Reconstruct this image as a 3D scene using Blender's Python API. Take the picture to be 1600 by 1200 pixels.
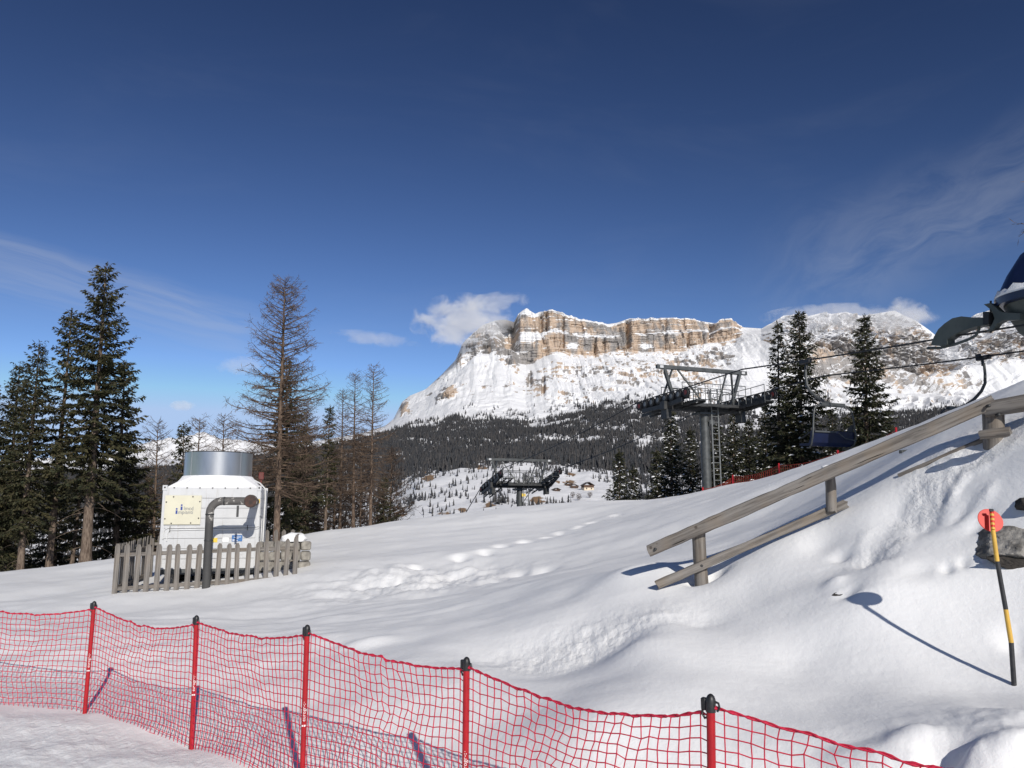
import bpy, bmesh, math, random
import numpy as np
from mathutils import Vector, Matrix

# ------------------------------------------------------------------ scene, camera, light
for o in list(bpy.data.objects):
    bpy.data.objects.remove(o, do_unlink=True)
scene = bpy.context.scene
COL = scene.collection
R = math.radians
CAM_Z = 1.7
PITCH = R(9.0)
FOC = 1244.0                       # focal length in pixels of the 1600 px wide photograph
cam_d = bpy.data.cameras.new('camera')
cam_d.sensor_width = 36.0
cam_d.lens = 36.0 * FOC / 1600.0
cam_d.clip_start = 0.05
cam_d.clip_end = 40000.0
cam = bpy.data.objects.new('camera', cam_d)
COL.objects.link(cam)
cam.location = (0, 0, CAM_Z)
cam.rotation_euler = (math.pi / 2 + PITCH, 0, 0)
scene.camera = cam

SUN_AZ = (-0.33, 0.944)            # horizontal direction the light travels
SUN_EL = R(28)
_h = math.hypot(*SUN_AZ)
LDIR = Vector((SUN_AZ[0] / _h * math.cos(SUN_EL), SUN_AZ[1] / _h * math.cos(SUN_EL), -math.sin(SUN_EL)))
sun_d = bpy.data.lights.new('sun', 'SUN')
sun_d.energy = 4.1
sun_d.angle = R(0.53)
sun_d.color = (1.0, 0.952, 0.875)
sun = bpy.data.objects.new('sun', sun_d)
COL.objects.link(sun)
sun.rotation_euler = LDIR.to_track_quat('-Z', 'Y').to_euler()
sun.location = (20, -40, 40)

scene.view_settings.view_transform = 'Standard'
scene.view_settings.look = 'None'
scene.view_settings.exposure = 0.0
scene.view_settings.gamma = 1.0
scene.view_settings.use_curve_mapping = False
scene.render.engine = 'CYCLES'
scene.cycles.max_bounces = 6
scene.cycles.diffuse_bounces = 3
scene.cycles.glossy_bounces = 3
scene.cycles.transmission_bounces = 3
scene.cycles.volume_bounces = 3
scene.cycles.use_denoising = True


def ray(px, py):
    xc = (px - 800.0) / FOC
    yc = (600.0 - py) / FOC
    Y = math.cos(PITCH) - yc * math.sin(PITCH)
    Z = math.sin(PITCH) + yc * math.cos(PITCH)
    return xc / Y, Z / Y             # x and z per metre of depth


def P(px, py, d):
    a, b = ray(px, py)
    return Vector((a * d, d, CAM_Z + b * d))


def Pn(px, py, d):
    px, py, d = np.asarray(px, float), np.asarray(py, float), np.asarray(d, float)
    xc = (px - 800.0) / FOC
    yc = (600.0 - py) / FOC
    Y = math.cos(PITCH) - yc * math.sin(PITCH)
    Z = math.sin(PITCH) + yc * math.cos(PITCH)
    return xc / Y * d, d + 0 * px, CAM_Z + Z / Y * d


# ------------------------------------------------------------------ node helpers
def nn(nt, kind, **kw):
    n = nt.nodes.new(kind)
    for k, v in kw.items():
        if k == 'op':
            n.operation = v
        elif k == 'inp':
            for i, x in v.items():
                n.inputs[i].default_value = x
        else:
            setattr(n, k, v)
    return n


def lk(nt, a, b):
    nt.links.new(a, b)


def math_n(nt, op, a, b=None, clamp=False):
    n = nt.nodes.new('ShaderNodeMath')
    n.operation = op
    n.use_clamp = clamp
    for i, v in enumerate((a, b)):
        if v is None:
            continue
        if isinstance(v, (int, float)):
            n.inputs[i].default_value = v
        else:
            nt.links.new(v, n.inputs[i])
    return n.outputs[0]


def maprange(nt, v, a, b, c=0.0, d=1.0, smooth=True):
    n = nt.nodes.new('ShaderNodeMapRange')
    n.interpolation_type = 'SMOOTHSTEP' if smooth else 'LINEAR'
    nt.links.new(v, n.inputs[0])
    for i, x in enumerate((a, b, c, d)):
        n.inputs[i + 1].default_value = x
    return n.outputs[0]


def mixc(nt, fac, a, b, mode='MIX'):
    n = nt.nodes.new('ShaderNodeMix')
    n.data_type = 'RGBA'
    n.blend_type = mode
    for sock, v in ((n.inputs[0], fac), (n.inputs[6], a), (n.inputs[7], b)):
        if isinstance(v, (int, float)):
            sock.default_value = v
        elif isinstance(v, (tuple, list)):
            sock.default_value = (*v[:3], 1.0)
        else:
            nt.links.new(v, sock)
    return n.outputs[2]


def noise(nt, vec, scale, detail=4, rough=0.55, mapscale=None, maploc=None, dist=0.0):
    if mapscale is not None or maploc is not None:
        m = nt.nodes.new('ShaderNodeMapping')
        m.inputs['Scale'].default_value = mapscale or (1, 1, 1)
        if maploc:
            m.inputs['Location'].default_value = maploc
        nt.links.new(vec, m.inputs[0])
        vec = m.outputs[0]
    n = nt.nodes.new('ShaderNodeTexNoise')
    n.inputs['Scale'].default_value = scale
    n.inputs['Detail'].default_value = detail
    n.inputs['Roughness'].default_value = rough
    n.inputs['Distortion'].default_value = dist
    nt.links.new(vec, n.inputs['Vector'])
    return n.outputs[0]


# ------------------------------------------------------------------ world: Nishita sky with thin cirrus
world = bpy.data.worlds.new('World')
scene.world = world
world.use_nodes = True
wt = world.node_tree
wt.nodes.clear()
w_out = nn(wt, 'ShaderNodeOutputWorld')
w_bg = nn(wt, 'ShaderNodeBackground')
w_bg.inputs[1].default_value = 0.075
sky = nn(wt, 'ShaderNodeTexSky')
sky.sky_type = 'NISHITA'
sky.sun_disc = False
sky.sun_elevation = SUN_EL
sky.sun_rotation = math.atan2(-LDIR.x, -LDIR.y)
sky.altitude = 2000
sky.air_density = 1.0
sky.dust_density = 0.15
sky.ozone_density = 4.5
w_tc = nn(wt, 'ShaderNodeTexCoord')
wdir = w_tc.outputs['Generated']


def dirv(px, py):
    a, b = ray(px, py)
    return Vector((a, 1.0, b)).normalized()


def wdot(v):
    n = nn(wt, 'ShaderNodeVectorMath', op='DOT_PRODUCT')
    lk(wt, wdir, n.inputs[0])
    n.inputs[1].default_value = v
    return n.outputs['Value']


def band(p0, p1, up, down, wob, amp, rot_noise, a0, a1, seed):
    """a long cirrus streak lying along a great circle of the sky"""
    v0, v1 = dirv(*p0), dirv(*p1)
    N = v0.cross(v1).normalized()
    if N.z < 0:
        N = -N
    T = (v1 - v0).normalized()
    ns = noise(wt, wdir, wob, 3, 0.6, None, (seed, 0, 0))
    d = math_n(wt, 'ADD', wdot(N), math_n(wt, 'MULTIPLY', math_n(wt, 'SUBTRACT', ns, 0.5), amp))
    upm = maprange(wt, d, up, 0.0)
    dnm = maprange(wt, d, -down, 0.0)
    al = wdot(T)
    fade = math_n(wt, 'MULTIPLY', maprange(wt, al, a0[0], a0[1]), maprange(wt, al, a1[1], a1[0]))
    # streaks drawn out along the band
    rot = nn(wt, 'ShaderNodeVectorRotate')
    rot.rotation_type = 'AXIS_ANGLE'
    lk(wt, wdir, rot.inputs[0])
    cb = nn(wt, 'ShaderNodeCombineXYZ')
    lk(wt, math_n(wt, 'MULTIPLY', al, 1.0), cb.inputs[0])
    lk(wt, d, cb.inputs[1])
    st = noise(wt, cb.outputs[0], 9.0, 5, 0.62, rot_noise, (seed * 1.7, 0, 0), 0.6)
    return math_n(wt, 'MULTIPLY', math_n(wt, 'MULTIPLY', upm, dnm), math_n(wt, 'MULTIPLY', fade, maprange(wt, st, 0.22, 0.70)))


c1 = band((0, 390), (420, 500), 0.022, 0.085, 6.0, 0.03, (0.5, 6, 1), (-0.7, -0.35), (0.10, 0.17), 3.0)
c2 = band((1180, 490), (1600, 290), 0.10, 0.09, 5.0, 0.10, (1.3, 3.4, 1), (-0.20, 0.0), (0.6, 0.9), 11.0)
c3n = noise(wt, wdir, 2.2, 5, 0.62, (1.0, 1.2, 4.0), (4.2, 1.0, 0.6), 0.5)
c3 = math_n(wt, 'MULTIPLY', maprange(wt, c3n, 0.50, 0.85), 0.07)
cl = math_n(wt, 'ADD', math_n(wt, 'MULTIPLY', c1, 0.48), math_n(wt, 'MULTIPLY', c2, 0.30))
cl = math_n(wt, 'ADD', cl, c3, True)
SKY_S = w_bg.inputs[1].default_value
skyc = mixc(wt, 1.0, sky.outputs[0], (SKY_S, SKY_S * 0.94, SKY_S * 0.97), 'MULTIPLY')
gam = nn(wt, 'ShaderNodeGamma')              # deep winter-mountain blue: steeper fall-off towards the zenith
gam.inputs['Gamma'].default_value = 1.75
lk(wt, skyc, gam.inputs['Color'])
skyc = mixc(wt, 1.0, gam.outputs[0], (4.7 / SKY_S, 3.35 / SKY_S, 2.3 / SKY_S), 'MULTIPLY')
mn = nn(wt, 'ShaderNodeVectorMath', op='MINIMUM')   # keep the thin horizon glare from burning out
lk(wt, skyc, mn.inputs[0])
mn.inputs[1].default_value = (0.42 / SKY_S, 0.58 / SKY_S, 0.86 / SKY_S)
skyc = mn.outputs[0]
skyc = mixc(wt, math_n(wt, 'MULTIPLY', cl, 0.62), skyc, (6.6, 7.1, 8.2))
lk(wt, skyc, w_bg.inputs[0])
lk(wt, w_bg.outputs[0], w_out.inputs[0])


# ------------------------------------------------------------------ tagging helpers
def tag(o, label=None, cat=None, group=None, kind=None):
    if label:
        o['label'] = label
    if cat:
        o['category'] = cat
    if group:
        o['group'] = group
    if kind:
        o['kind'] = kind
    return o


def thing(name, label, cat, loc=(0, 0, 0), rotz=0.0, group=None):
    o = bpy.data.objects.new(name, None)
    o.empty_display_size = 0.2
    COL.objects.link(o)
    o.location = loc
    o.rotation_euler = (0, 0, rotz)
    return tag(o, label, cat, group)


def link(name, me, parent=None, mats=None, smooth=False, kind=None):
    o = bpy.data.objects.new(name, me)
    COL.objects.link(o)
    if parent is not None:
        o.parent = parent
    if mats is not None and not me.materials:
        for m in (mats if isinstance(mats, (list, tuple)) else [mats]):
            me.materials.append(m)
    if smooth:
        me.polygons.foreach_set('use_smooth', np.ones(len(me.polygons), bool))
    if kind:
        o['kind'] = kind
    return o


def np_mesh(name, V, F, smooth=False):
    """mesh from numpy arrays; F is (n,3) or (n,4)"""
    me = bpy.data.meshes.new(name)
    V = np.ascontiguousarray(V, np.float32)
    F = np.ascontiguousarray(F, np.int32)
    n, k = F.shape
    me.vertices.add(len(V))
    me.vertices.foreach_set('co', V.ravel())
    me.loops.add(n * k)
    me.loops.foreach_set('vertex_index', F.ravel())
    me.polygons.add(n)
    me.polygons.foreach_set('loop_start', np.arange(n, dtype=np.int32) * k)
    if smooth:
        me.polygons.foreach_set('use_smooth', np.ones(n, bool))
    me.update(calc_edges=True)
    return me


def set_attr(me, name, arr):
    a = me.attributes.new(name, 'FLOAT', 'POINT')
    a.data.foreach_set('value', np.ascontiguousarray(arr, np.float32).ravel())


class MB:
    """collects simple shapes into one mesh"""
    def __init__(s):
        s.v, s.f = [], []

    def add(s, vs, fs):
        b = len(s.v)
        s.v += [tuple(v) for v in vs]
        s.f += [tuple(b + i for i in f) for f in fs]
        return s

    def box(s, c, size, rot=None, bev=0.0):
        bm = bmesh.new()
        bmesh.ops.create_cube(bm, size=1.0)
        for v in bm.verts:
            v.co = Vector((v.co.x * size[0], v.co.y * size[1], v.co.z * size[2]))
        if bev:
            bmesh.ops.bevel(bm, geom=bm.edges[:], offset=bev, segments=1, affect='EDGES')
        M = Matrix.Translation(c) @ (rot.to_4x4() if rot is not None else Matrix())
        bm.transform(M)
        bm.verts.index_update()
        s.add([v.co for v in bm.verts], [[v.index for v in f.verts] for f in bm.faces])
        bm.free()
        return s

    def bar(s, p0, p1, w, h, up=Vector((0, 0, 1)), bev=0.0):
        p0, p1 = Vector(p0), Vector(p1)
        x = (p1 - p0)
        L = x.length
        x.normalize()
        y = up.cross(x)
        if y.length < 1e-4:
            y = Vector((0, 1, 0)).cross(x)
        y.normalize()
        z = x.cross(y)
        rot = Matrix((x, y, z)).transposed()
        return s.box((p0 + p1) / 2, (L, w, h), rot, bev)

    def tube(s, pts, rad, n=8, cap=True):
        pts = [Vector(p) for p in pts]
        m = len(pts)
        if not isinstance(rad, (list, tuple)):
            rad = [rad] * m
        ref = None
        rings = []
        for i, p in enumerate(pts):
            t = (pts[min(i + 1, m - 1)] - pts[max(i - 1, 0)]).normalized()
            if ref is None:
                ref = Vector((0, 0, 1)) if abs(t.z) < 0.9 else Vector((1, 0, 0))
            y = (ref - t * ref.dot(t)).normalized()
            ref = y
            z = t.cross(y)
            rings.append([p + (y * math.cos(2 * math.pi * k / n) + z * math.sin(2 * math.pi * k / n)) * rad[i] for k in range(n)])
        vs = [v for r in rings for v in r]
        fs = []
        for i in range(m - 1):
            for k in range(n):
                a, b = i * n + k, i * n + (k + 1) % n
                fs.append((a, b, b + n, a + n))
        if cap:
            fs.append(tuple(range(n - 1, -1, -1)))
            fs.append(tuple((m - 1) * n + k for k in range(n)))
        return s.add(vs, fs)

    def lathe(s, prof, c=(0, 0, 0), n=24, axis=None, cap=True):
        """prof: list of (r, h); axis: direction of h"""
        ax = Vector(axis or (0, 0, 1)).normalized()
        x = ax.orthogonal().normalized()
        y = ax.cross(x)
        c = Vector(c)
        vs = []
        for r, h in prof:
            for k in range(n):
                a = 2 * math.pi * k / n
                vs.append(c + ax * h + (x * math.cos(a) + y * math.sin(a)) * r)
        fs = []
        for i in range(len(prof) - 1):
            for k in range(n):
                a, b = i * n + k, i * n + (k + 1) % n
                fs.append((a, b, b + n, a + n))
        if cap:
            fs.append(tuple(range(n - 1, -1, -1)))
            fs.append(tuple((len(prof) - 1) * n + k for k in range(n)))
        return s.add(vs, fs)

    def prism(s, outline, ext):
        """outline: 3-D points, ext: extrusion vector"""
        ext = Vector(ext)
        a = [Vector(p) - ext / 2 for p in outline]
        b = [Vector(p) + ext / 2 for p in outline]
        n = len(a)
        fs = [tuple(range(n)), tuple(range(2 * n - 1, n - 1, -1))]
        for i in range(n):
            j = (i + 1) % n
            fs.append((j, i, i + n, j + n))
        return s.add(a + b, fs)

    def build(s, name, mat, parent=None, smooth=False, kind=None, origin=None, bevel=0.0):
        me = bpy.data.meshes.new(name)
        vs = s.v if origin is None else [tuple(Vector(v) - Vector(origin)) for v in s.v]
        me.from_pydata(vs, [], s.f)
        bm = bmesh.new()
        bm.from_mesh(me)
        bmesh.ops.recalc_face_normals(bm, faces=bm.faces[:])
        if bevel:
            bmesh.ops.bevel(bm, geom=[e for e in bm.edges if len(e.link_faces) == 2 and e.calc_face_angle() > 0.6],
                            offset=bevel, segments=1, affect='EDGES')
        bm.to_mesh(me)
        bm.free()
        o = link(name, me, parent, mat, False, kind)
        if smooth:
            me.polygons.foreach_set('use_smooth', np.ones(len(me.polygons), bool))
            try:
                me.set_sharp_from_angle(angle=R(40))
            except Exception:
                pass
        if origin is not None:
            o.location = origin
        return o


def copy_tree(o, parent=None):
    c = o.copy()
    COL.objects.link(c)
    c.parent = parent
    for ch in list(o.children):
        copy_tree(ch, c)
    return c


def text_mesh(name, body, size, mat, parent, M, extrude=0.001, spacing=1.0):
    cu = bpy.data.curves.new(name, 'FONT')
    cu.body = body
    cu.size = size
    cu.extrude = extrude
    cu.space_character = spacing
    cu.align_x = 'LEFT'
    cu.resolution_u = 3
    tmp = bpy.data.objects.new('tmp_text', cu)
    COL.objects.link(tmp)
    dg = bpy.context.evaluated_depsgraph_get()
    dg.update()
    me = bpy.data.meshes.new_from_object(tmp.evaluated_get(dg))
    me.name = name
    bpy.data.objects.remove(tmp, do_unlink=True)
    bpy.data.curves.remove(cu)
    me.transform(M)
    me.materials.clear()
    return link(name, me, parent, mat)


# ------------------------------------------------------------------ numpy noise
def _hash(ix, iy, seed):
    h = (ix * 374761393 + iy * 668265263 + seed * 974634777) & 0xFFFFFFFF
    h = ((h ^ (h >> 13)) * 1274126177) & 0xFFFFFFFF
    return (h ^ (h >> 16)) & 0xFFFFFFFF


def perlin(x, y, seed=0):
    x, y = np.asarray(x, float), np.asarray(y, float)
    x0, y0 = np.floor(x).astype(np.int64), np.floor(y).astype(np.int64)
    fx, fy = x - x0, y - y0
    u, v = fx * fx * fx * (fx * (fx * 6 - 15) + 10), fy * fy * fy * (fy * (fy * 6 - 15) + 10)
    def g(ix, iy, dx, dy):
        a = _hash(ix, iy, seed).astype(float) * (2 * math.pi / 4294967296.0)
        return np.cos(a) * dx + np.sin(a) * dy
    n00, n10 = g(x0, y0, fx, fy), g(x0 + 1, y0, fx - 1, fy)
    n01, n11 = g(x0, y0 + 1, fx, fy - 1), g(x0 + 1, y0 + 1, fx - 1, fy - 1)
    a = n00 + u * (n10 - n00)
    b = n01 + u * (n11 - n01)
    return (a + v * (b - a)) * 1.5


def fbm(x, y, oct=5, seed=0, gain=0.5, lac=2.03):
    s, a = 0.0, 1.0
    for i in range(oct):
        s = s + a * perlin(x, y, seed + i * 17)
        x, y, a = x * lac + 13.7, y * lac - 7.3, a * gain
    return s


def ridged(x, y, oct=5, seed=0, gain=0.5):
    s, a = 0.0, 1.0
    for i in range(oct):
        s = s + a * (1 - 2 * np.abs(perlin(x, y, seed + i * 17)))
        x, y, a = x * 2.07 + 5.1, y * 2.07 + 9.2, a * gain
    return s


def sstep(a, b, x):
    t = np.clip((x - a) / (b - a), 0, 1)
    return t * t * (3 - 2 * t)


# ------------------------------------------------------------------ materials
def pmat(name, build):
    m = bpy.data.materials.new(name)
    m.use_nodes = True
    nt = m.node_tree
    bs = nt.nodes['Principled BSDF']
    tc = nn(nt, 'ShaderNodeTexCoord')
    build(nt, bs, tc)
    return m


def bump(nt, bs, h, strength, dist, normal=None):
    b = nn(nt, 'ShaderNodeBump')
    b.inputs['Strength'].default_value = strength
    b.inputs['Distance'].default_value = dist
    lk(nt, h, b.inputs['Height'])
    if normal is not None:
        lk(nt, normal, b.inputs['Normal'])
    lk(nt, b.outputs[0], bs.inputs['Normal'])
    return b.outputs[0]


def simple(name, c0, c1=None, rough=0.5, metal=0.0, scale=8.0, mapscale=None, bstr=0.0, bdist=0.01, spec=0.5, lo=0.35, hi=0.65, vec='Object', detail=5):
    def b(nt, bs, tc):
        c = c1 or tuple(x * 0.75 for x in c0)
        n = noise(nt, tc.outputs[vec], scale, detail, 0.6, mapscale)
        lk(nt, mixc(nt, maprange(nt, n, lo, hi), c0, c), bs.inputs['Base Color'])
        bs.inputs['Roughness'].default_value = rough
        bs.inputs['Metallic'].default_value = metal
        bs.inputs['Specular IOR Level'].default_value = spec
        if bstr:
            bump(nt, bs, n, bstr, bdist)
    return pmat(name, b)


def snow_build(nt, bs, tc):
    v = tc.outputs['Object']
    n1 = noise(nt, v, 1.3, 4, 0.6)
    n2 = noise(nt, v, 16.0, 6, 0.62, (1, 0.65, 1))
    n3 = noise(nt, v, 90.0, 3, 0.6)
    lk(nt, mixc(nt, n1, (0.865, 0.865, 0.865), (0.90, 0.90, 0.895)), bs.inputs['Base Color'])
    bs.inputs['Roughness'].default_value = 0.62
    bs.inputs['Specular IOR Level'].default_value = 0.22
    at = nn(nt, 'ShaderNodeAttribute', attribute_name='crust')
    n4 = noise(nt, v, 340.0, 2, 0.6)
    h = math_n(nt, 'ADD', math_n(nt, 'MULTIPLY', n2, 0.012), math_n(nt, 'MULTIPLY', n3, 0.0026))
    h = math_n(nt, 'ADD', h, math_n(nt, 'MULTIPLY', n4, 0.0009))
    h = math_n(nt, 'MULTIPLY', h, math_n(nt, 'ADD', math_n(nt, 'MULTIPLY', at.outputs['Fac'], 2.2), 0.36))
    bump(nt, bs, h, 0.8, 1.0)


M_SNOW = pmat('snow', snow_build)


def clump_snow(nt, bs, tc):
    n = noise(nt, tc.outputs['Object'], 20.0, 5, 0.6)
    bs.inputs['Base Color'].default_value = (0.88, 0.88, 0.88, 1)
    bs.inputs['Roughness'].default_value = 0.6
    bs.inputs['Specular IOR Level'].default_value = 0.2
    bump(nt, bs, n, 0.5, 0.03)


M_SNOWCAP = pmat('snow_cap', clump_snow)

# ------------------------------------------------------------------ near snow ground
POSTS = [(-7.95, 9.35), (-6.05, 9.0)]          # fence posts beyond the left edge, then those in view
for px, py, d in ((133, 1102, 8.5), (302, 1145, 7.5), (473, 1207, 6.3), (726, 1266, 5.25), (1110, 1425, 4.0)):
    p = P(px, py, d)
    POSTS.append((p.x, p.y))
POSTS.append((2.46, 2.9))

ctrl_px = [
    # flat piste on the left, behind the net
    (0, 1000, 12.0), (0, 950, 17.0), (60, 928, 20.0), (200, 985, 12.5), (100, 1060, 10.0), (330, 1040, 10.0),
    (180, 930, 17.6), (330, 923, 17.8), (440, 910, 18.2), (486, 884, 20.0), (300, 960, 14.5), (420, 960, 14.0),
    (240, 905, 21.0), (400, 885, 23.0),
    # crest, left to right
    (-200, 930, 34), (0, 910, 34.0), (100, 894, 35.0), (180, 878, 33.0), (300, 862, 32.0), (440, 846, 30.0), (490, 834, 31.0), (560, 824, 33.0),
    (620, 816, 35.0), (700, 808, 37.0), (800, 799, 38.0), (900, 790, 39.0), (1000, 783, 37.0), (1060, 777, 35.0), (1120, 769, 33.0),
    (1200, 751, 30.0), (1320, 716, 25.0), (1450, 664, 20.0), (1552, 620, 17.0), (1600, 598, 16.0), (1750, 540, 14.0),
    # middle slope
    (500, 930, 15.5), (520, 880, 20.0), (600, 860, 24.0), (700, 900, 18.0), (700, 850, 25.0), (640, 950, 12.5), (500, 1000, 10.3),
    (560, 1050, 8.3), (800, 940, 11.2), (800, 850, 22.0), (900, 900, 11.5), (900, 830, 24.0), (960, 800, 29.0), (975, 890, 9.8), (1000, 830, 18.0),
    (1100, 820, 16.5), (1200, 800, 15.5), (1200, 838, 11.5), (1100, 880, 10.6), (1400, 704, 14.0), (1500, 668, 12.0), (1300, 760, 14.5),
    # hollow: rim, back wall foot, near lip
    (760, 988, 9.1), (850, 977, 8.8), (950, 968, 8.45), (1022, 962, 8.15), (780, 1036, 8.25), (850, 1047, 7.95), (920, 1042, 7.75), (985, 1008, 7.75), (900, 930, 9.9), (980, 930, 9.0),
    (730, 1042, 7.6), (800, 1058, 7.25), (860, 1067, 7.0), (920, 1062, 6.9), (965, 1035, 7.05), (1000, 1003, 7.3), (1032, 985, 7.7), (640, 1025, 8.3),
    # bank under the railing
    (1040, 914, 9.1), (1093, 912, 9.0), (1200, 852, 9.0), (1320, 787, 9.0), (1420, 735, 8.6), (1500, 702, 8.2), (1550, 684, 8.0), (1600, 668, 7.7), (1750, 620, 7.0),
    # bank face
    (1585, 1075, 5.6), (1500, 1000, 6.2), (1400, 950, 6.7), (1372, 910, 7.0), (1500, 850, 7.15), (1590, 760, 7.2), (1450, 800, 7.8), (1300, 900, 7.85),
    (1200, 950, 7.8), (1250, 1040, 6.6), (1100, 985, 7.8), (1350, 1060, 6.1), (1100, 1080, 5.9), (1300, 1130, 5.3), (1450, 1120, 5.0), (1580, 1150, 4.4),
    (1130, 1155, 5.3), (900, 1150, 5.6), (1750, 1000, 5.6),
]
ctrl = [tuple(P(*c)) for c in ctrl_px]
FZ = CAM_Z - 2.06
for i, (x, y) in enumerate(POSTS):
    ctrl.append((x, y, FZ + (0.0 if i > 1 else 0.02)))
    ctrl.append((x - 0.35, y - 0.45, FZ + 0.01))
CZ = CAM_Z
ctrl += [(0, 0, CZ - 1.7), (0, 2.2, CZ - 1.9), (-3, 3, CZ - 2.0), (3.2, 0.5, CZ - 1.75), (-6, 5, CZ - 2.08), (-12, 9, CZ - 2.1), (0, -8, CZ - 1.6), (-10, -6, CZ - 1.9), (10, -5, CZ - 0.6),
         (9, 4, CZ + 0.8), (12, 10, CZ + 2.0), (14, 22, CZ + 2.2), (18, 24, CZ + 1.8), (-22, 18, CZ - 2.2), (-30, 24, CZ - 3.0),
         (-28, 48, CZ - 8), (-14, 46, CZ - 6.5), (-5, 50, CZ - 6), (3, 58, CZ - 6), (12, 52, CZ - 2.5), (22, 42, CZ - 0.5), (30, 34, CZ + 1),
         (-45, 70, CZ - 20), (-20, 75, CZ - 18), (0, 80, CZ - 16), (20, 75, CZ - 12), (45, 60, CZ - 8), (45, 30, CZ), (-50, 40, CZ - 9), (30, 10, CZ + 3), (-40, 0, CZ - 3), (30, -20, CZ), (-30, -30, CZ - 2), (0, -40, CZ)]
ctrl = np.array(ctrl)


def tps_fit(pts, lam):
    n = len(pts)
    d2 = ((pts[:, None, :2] - pts[None, :, :2]) ** 2).sum(-1)
    K = 0.5 * d2 * np.log(d2 + 1e-9)
    K[np.diag_indices(n)] = lam
    A = np.zeros((n + 3, n + 3))
    A[:n, :n] = K
    A[:n, n] = 1
    A[:n, n + 1:] = pts[:, :2]
    A[n:, :n] = A[:n, n:].T
    b = np.zeros(n + 3)
    b[:n] = pts[:, 2]
    return np.linalg.solve(A, b)


W = tps_fit(ctrl, 0.02)


def tps(x, y):
    x, y = np.asarray(x, float), np.asarray(y, float)
    out = W[-3] + W[-2] * x + W[-1] * y
    for i in range(len(ctrl)):
        d2 = (x - ctrl[i, 0]) ** 2 + (y - ctrl[i, 1]) ** 2
        out = out + W[i] * 0.5 * d2 * np.log(d2 + 1e-9)
    return out


_ds = np.geomspace(2.5, 60, 900)


def hit(px, py, f=tps):
    a, b = ray(px, py)
    z = f(a * _ds, _ds)
    below = (CAM_Z + b * _ds) < z
    i = int(np.argmax(below)) if below.any() else len(_ds) - 1
    d = _ds[i]
    return np.array([a * d, d, float(z[i])])


feat = []                                   # (x, y, radius x, radius y, height, angle, power)


def gauss(px, py, r, h, ry=None, ang=0.0, d=None):
    p = hit(px, py)
    feat.append((p[0], p[1], r, ry or r, h, ang))


# trail of deep footprints running up to the crest
rt = random.Random(4)
trail = [hit(px, py) for px, py in ((600, 905), (660, 893), (720, 880), (780, 862), (830, 846), (880, 832), (930, 815), (975, 801))]
for i in range(len(trail) - 1):
    a, b = trail[i], trail[i + 1]
    L = np.hypot(*(b - a)[:2])
    for k in range(max(1, int(L / 0.62))):
        q = a + (b - a) * (k + rt.random() * 0.5) / max(1, int(L / 0.62))
        off = 0.16 * (1 if k % 2 else -1) + rt.uniform(-0.08, 0.08)
        feat.append((q[0] + off, q[1], 0.17, 0.27, -0.13 * rt.uniform(0.6, 1.2), 0.5))
        feat.append((q[0] + off - 0.12, q[1] + 0.36, 0.22, 0.2, 0.04 * rt.uniform(0.6, 1.3), 0.2))
trail2 = [hit(px, py) for px, py in ((770, 905), (810, 893), (850, 888))]
for q in trail2:
    feat.append((q[0], q[1], 0.25, 0.3, -0.12, 0))
# lumps in the lower right corner, small drifts elsewhere
gauss(1390, 1190, 0.20, 0.07, 0.15)
gauss(1325, 1198, 0.14, 0.045)
gauss(1575, 1185, 0.22, 0.06, 0.14)
gauss(1520, 1196, 0.08, 0.04, 0.07)
gauss(1430, 1198, 0.07, 0.03, 0.06)
gauss(1475, 1190, 0.13, -0.09)
gauss(1445, 1160, 0.09, 0.04, 0.20, 0.6)
gauss(1230, 1180, 0.35, 0.05)
gauss(573, 1000, 0.30, 0.08, 0.22)
gauss(520, 1010, 0.5, -0.05, 0.4)
gauss(610, 903, 0.55, 0.20, 0.5)
gauss(560, 925, 0.5, -0.12, 0.6)
gauss(625, 893, 0.28, 0.15, 0.3)
gauss(665, 908, 0.5, 0.12, 0.35)
gauss(700, 905, 0.3, -0.08, 0.3)
gauss(730, 897, 0.4, 0.12, 0.3)
gauss(760, 890, 0.25, -0.08, 0.3)
gauss(690, 925, 0.8, -0.08, 0.5)
# hollows in the trodden bank
gauss(1285, 848, 0.26, -0.10, 0.30)
gauss(1315, 868, 0.10, -0.06, 0.12)
gauss(1360, 872, 0.20, -0.06, 0.2)
gauss(1415, 800, 0.42, -0.12, 0.35)
gauss(1450, 815, 0.15, -0.05, 0.15)
gauss(1325, 925, 0.11, -0.045, 0.07)
gauss(1305, 918, 0.10, 0.05, 0.10)
gauss(1480, 884, 0.055, -0.05, 0.055)
gauss(1505, 878, 0.05, -0.04, 0.05)
gauss(1440, 888, 0.18, -0.03, 0.12)
gauss(1095, 908, 0.16, -0.10, 0.12)
gauss(1118, 895, 0.13, -0.10, 0.12)
gauss(1590, 1000, 0.10, -0.06, 0.15)
gauss(1530, 815, 0.12, -0.05, 0.08)
gauss(1500, 800, 0.13, -0.05, 0.06)
for i, (x, y) in enumerate(POSTS):
    feat.append((x, y, 0.10, 0.10, -0.03, 0))
CR_HOLE = hit(910, 1018)
CR_BANK = hit(1440, 800)
CR_BANK2 = hit(1540, 740)
CR_ROUGH = hit(640, 912)


def blob(x, y, c, rx, ry):
    return np.exp(-(((x - c[0]) / rx) ** 2 + ((y - c[1]) / ry) ** 2))


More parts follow.
